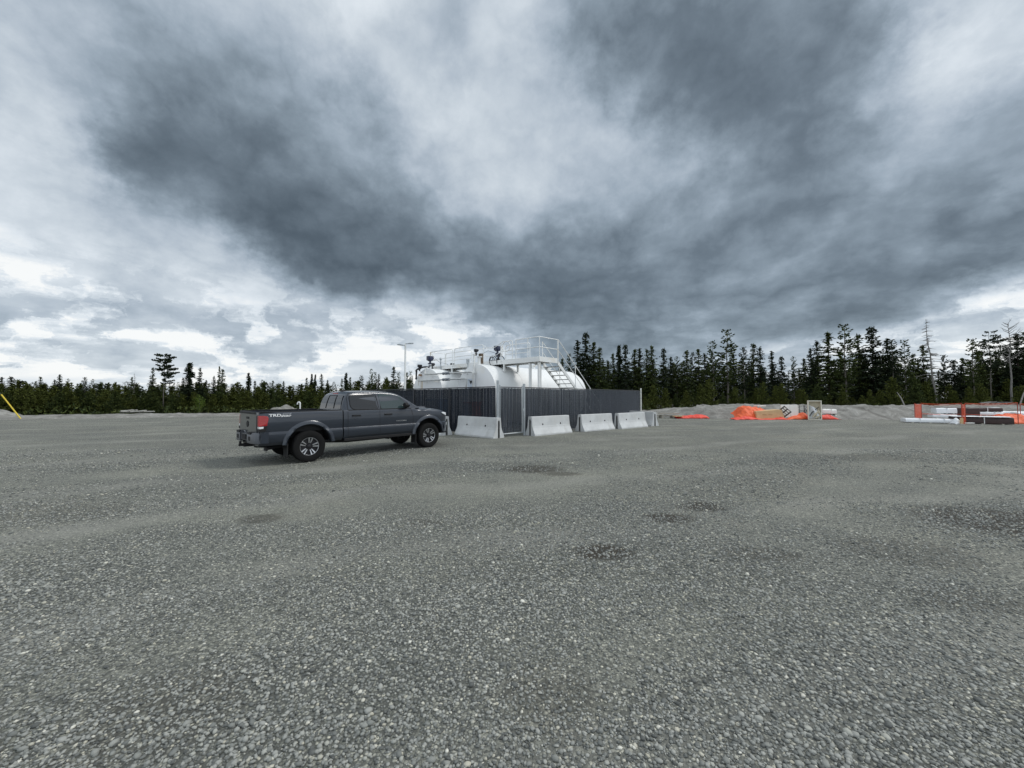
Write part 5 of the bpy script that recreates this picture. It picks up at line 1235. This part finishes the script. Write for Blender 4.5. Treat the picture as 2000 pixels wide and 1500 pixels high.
bundle(1900, 1949, 804.8, 812, 'white film-wrapped layer under the top dark bundle of the right heap', film, GD, base=824, dy=1.0, depth=1.5, straps=2, strap_m=film)
bundle(1940, 1951, 796, 813, 'white film bunched at the right end of the stacked lumber', film, None, base=824, dy=.95, depth=1.5, straps=0)
bundle(1874, 1962, 815, 828.5, 'long black-wrapped lumber bundle lying in front of the right heap', dkw, None, base=828.8, depth=1.1, straps=1)
bundle(1870, 1956, 813.4, 815, 'thin white film sheet over the long black-wrapped bundle', film, None, base=828.8, depth=1.2, straps=0)
slabbox('plywood_sheet', 1876, 1882, 816, 827.5, .03, ply, 'upright plywood offcut at the left end of the long black-wrapped bundle', 'board', base_py=829, dy=-.06, bev=.003)
tarp('tarp', [(1868, 827), (1873, 817), (1877, 815), (1880, 827)], film, 'small crumpled white plastic bag by the left end of the long black bundle', 829, .4, 4.1, cat='bag', amp=.06)
tarp('tarp', [(1962, 828), (1965, 815), (1972, 809), (1982, 811), (1990, 807), (2004, 809), (2030, 812), (2050, 826)], orange, 'bulging bright orange tarp at the right edge of the photo', 828, 1.8, 6.6, amp=.22)
bundle(1952, 2000, 803.6, 809.5, 'white film-wrapped pack lying over the orange tarp at the right edge', film, None, base=824, dy=1.6, depth=1.2, straps=0)
bundle(1952, 1976, 809.2, 815, 'dark red timber ends under the white pack at the right edge', mat('red_timber', (.16, .035, .025), .7, var=.3), None, base=824, dy=1.4, depth=1.2, straps=0)
bundle(1996, 2060, 806, 824, 'white film-wrapped pack cut off by the right edge of the photo', film, None, base=826, dy=.8, depth=1.2, straps=1)
slabbox('board', 1890, 1904, 825.6, 827.2, .15, foam, 'short pale board lying before the long black bundle', 'board', base_py=829.3, bev=.003)
# orange snow fence round it
snow = mat('orange_netting', (.72, .10, .035), .6)
def net_post(px, pyb, pyt, label):
    g = gnd(px, pyb); h_ = at(px, pyt, g.y).z; o = thing('fence_stake', label, 'stake', g, 0, 'stakes of the orange snow fence')
    MB().tube([(0, 0, -.1), (0, 0, h_)], .02, 6).build('stake', mat('rusty_stake', (.30, .05, .03), .7), o)
    return g, h_
def net(pa, pb, z0, z1, label, w=.10, cell=.11, parent=None):
    a, b_ = Vector(pa), Vector(pb); L_ = (b_-a).length; mb = MB(); n_ = max(1, int(L_/cell)); r = .009
    M = Matrix.Translation(a) @ Matrix.Rotation(math.atan2((b_-a).y, (b_-a).x), 4, 'Z')
    sag = lambda x: -.05*math.sin(math.pi*min(1, max(0, x/L_)))
    for i in range(n_+1): x = L_*i/n_; mb.box(x-.008, x+.008, -.003, .003, z0+sag(x), z1+sag(x), M)
    z = z0
    while z <= z1+.001:
        mb.tube([M @ Vector((L_*k/8, 0, z+sag(L_*k/8))) for k in range(9)], .010, 4); z += cell*.62
    return mb
gA, hA = net_post(1787.5, 824.5, 787.5, 'left stake of the orange netting roll panel at the near corner of the snow fence')
gB, hB = net_post(1800.5, 824.5, 787, 'right stake of the orange netting roll panel at the near corner of the snow fence')
gC, hC = net_post(1879, 828.3, 787, 'stake carrying a doubled orange net strip in front of the dark lumber')
gD, hD = net_post(1886.5, 828.3, 787, 'second stake of the doubled orange net strip in front of the dark lumber')
gE, hE = net_post(1989, 829, 786, 'snow fence stake in front of the orange tarp at the right edge')
gF, hF = net_post(1994, 826, 788, 'snow fence stake just behind the one before the orange tarp')
sf = thing('snow_fence', 'orange plastic snow fence strung on stakes round the right heap', 'fence', (0, 0, 0))
net(gA, gB, .05, hA-.03, '', cell=.055).build('netting', snow, sf); net(gC, gD, .05, hC-.03, '', cell=.055).build('netting', snow, sf)
mb = MB()
for a, b_, ha, hb in ((gB, gC, hB, hC), (gD, gE, hD, hE), (gF, Vector((gF.x+2.2, gF.y+.3, 0)), hF, hF)):
    for q, r in ((.985, .013), (.93, .008), (.47, .008)):
        mb.tube([a.lerp(b_, k/12)+Vector((0, 0, (ha+(hb-ha)*k/12)*q-.06*math.sin(math.pi*k/12))) for k in range(13)], r, 5)
mb.tube([gB+Vector((.0, .0, .5)), gB+Vector((.9, 1.2, .5)), gC+Vector((-.2, 1.0, .52))], .008, 5)
mb.build('cord', snow, sf)
# -- brush pile and fallen trunks on the right bank
bp_ = thing('brush_pile', 'pile of pale broken logs and branches on top of the bank at the far right', 'brush pile', at(1945, 790, 33.5)); bp_.location.z = .80
mb = MB(); rb_ = random.Random(8)
for k in range(34):
    a = rb_.uniform(0, 3.14); L_ = rb_.uniform(.5, 1.7); x, y, z = rb_.gauss(0, .9), rb_.gauss(0, .4), rb_.uniform(.02, .5); x = max(-1.9, min(1.9, x)); z *= max(.15, 1-abs(x)/1.8)
    mb.tube([(x-math.cos(a)*L_/2, y-math.sin(a)*L_/2*.5, z), (x+.05, y, z+rb_.uniform(0, .12)), (x+math.cos(a)*L_/2, y+math.sin(a)*L_/2*.5, z+rb_.uniform(-.1, .25))], [.05, .045, .02], 6)
mb.build('branches', bark_dead, bp_, smooth=50)
p = at(1768, 789, 34); q = at(1752, 766, 35.5); o = MB().tube([(0, 0, -.3), (q-p)*.5, (q-p)], [.05, .045, .02], 7).build('fallen_trunk', bark_dead, None, smooth=50); o.location = p; tag(o, 'thin pale dead trunk leaning left at the back of the right bank', 'dead trunk')
p = at(1990, 787, 36); q = at(2008, 752, 37); o = MB().tube([(0, 0, -.4), (q-p)*.5, (q-p)], [.06, .05, .03], 7).build('fallen_trunk', bark_dead, None, smooth=50); o.location = p; tag(o, 'grey dead trunk leaning right among the trees at the right edge', 'dead trunk')
# -- left side: yellow pole, logs, vent pipe
p = gnd(43.5, 819); q = at(2.5, 770.5, p.y-.3); yo = thing('yellow_pole', 'leaning yellow plastic-sleeved guy wire marker at the left edge', 'pole', p)
MB().tube([(0, 0, -.1), q-p], [.042, .042], 10).build('sleeve', yel, yo, smooth=50)
MB().tube([(q-p), (q-p)*1.9], .006, 5).build('wire', galv_d, yo)
lg = thing('log_pile', 'few pale grey logs lying at the foot of the young pines on the left', 'log pile', at(268, 811, 35.2)); lg.location.z = .25
mb = MB(); rb_ = random.Random(3)
for k in range(9): x = rb_.uniform(-1.2, 1.3); mb.tube([(x-.7, rb_.uniform(-.3, .3), .03+.04*(k % 3)), (x+.6, rb_.uniform(-.3, .3), .10+.05*(k % 4))], [.08, .05], 7)
mb.build('logs', mat('pale_log', (.36, .35, .32), .85, var=.25, vscale=5), lg, smooth=50)
d = 29.5; p = at(586, 800, d); zt_ = at(583, 785.4, d).z
vp = thing('vent_pipe', 'white candy cane vent pipe standing in the gravel behind the pickup bed', 'pipe', (p.x, d, 0))
MB().tube([(0, 0, -.1), (0, 0, zt_-.10), (-.02, 0, zt_-.03), (-.07, 0, zt_), (-.15, 0, zt_-.01), (-.19, 0, zt_-.06), (-.195, 0, zt_-.12)], .048, 12).build('pipe', whp, vp, smooth=50)
MB().lathe([(zt_-.18, .055), (zt_-.12, .055)], 12, 'Z', (-.195, 0, 0)).build('cap', whp, vp, smooth=50)
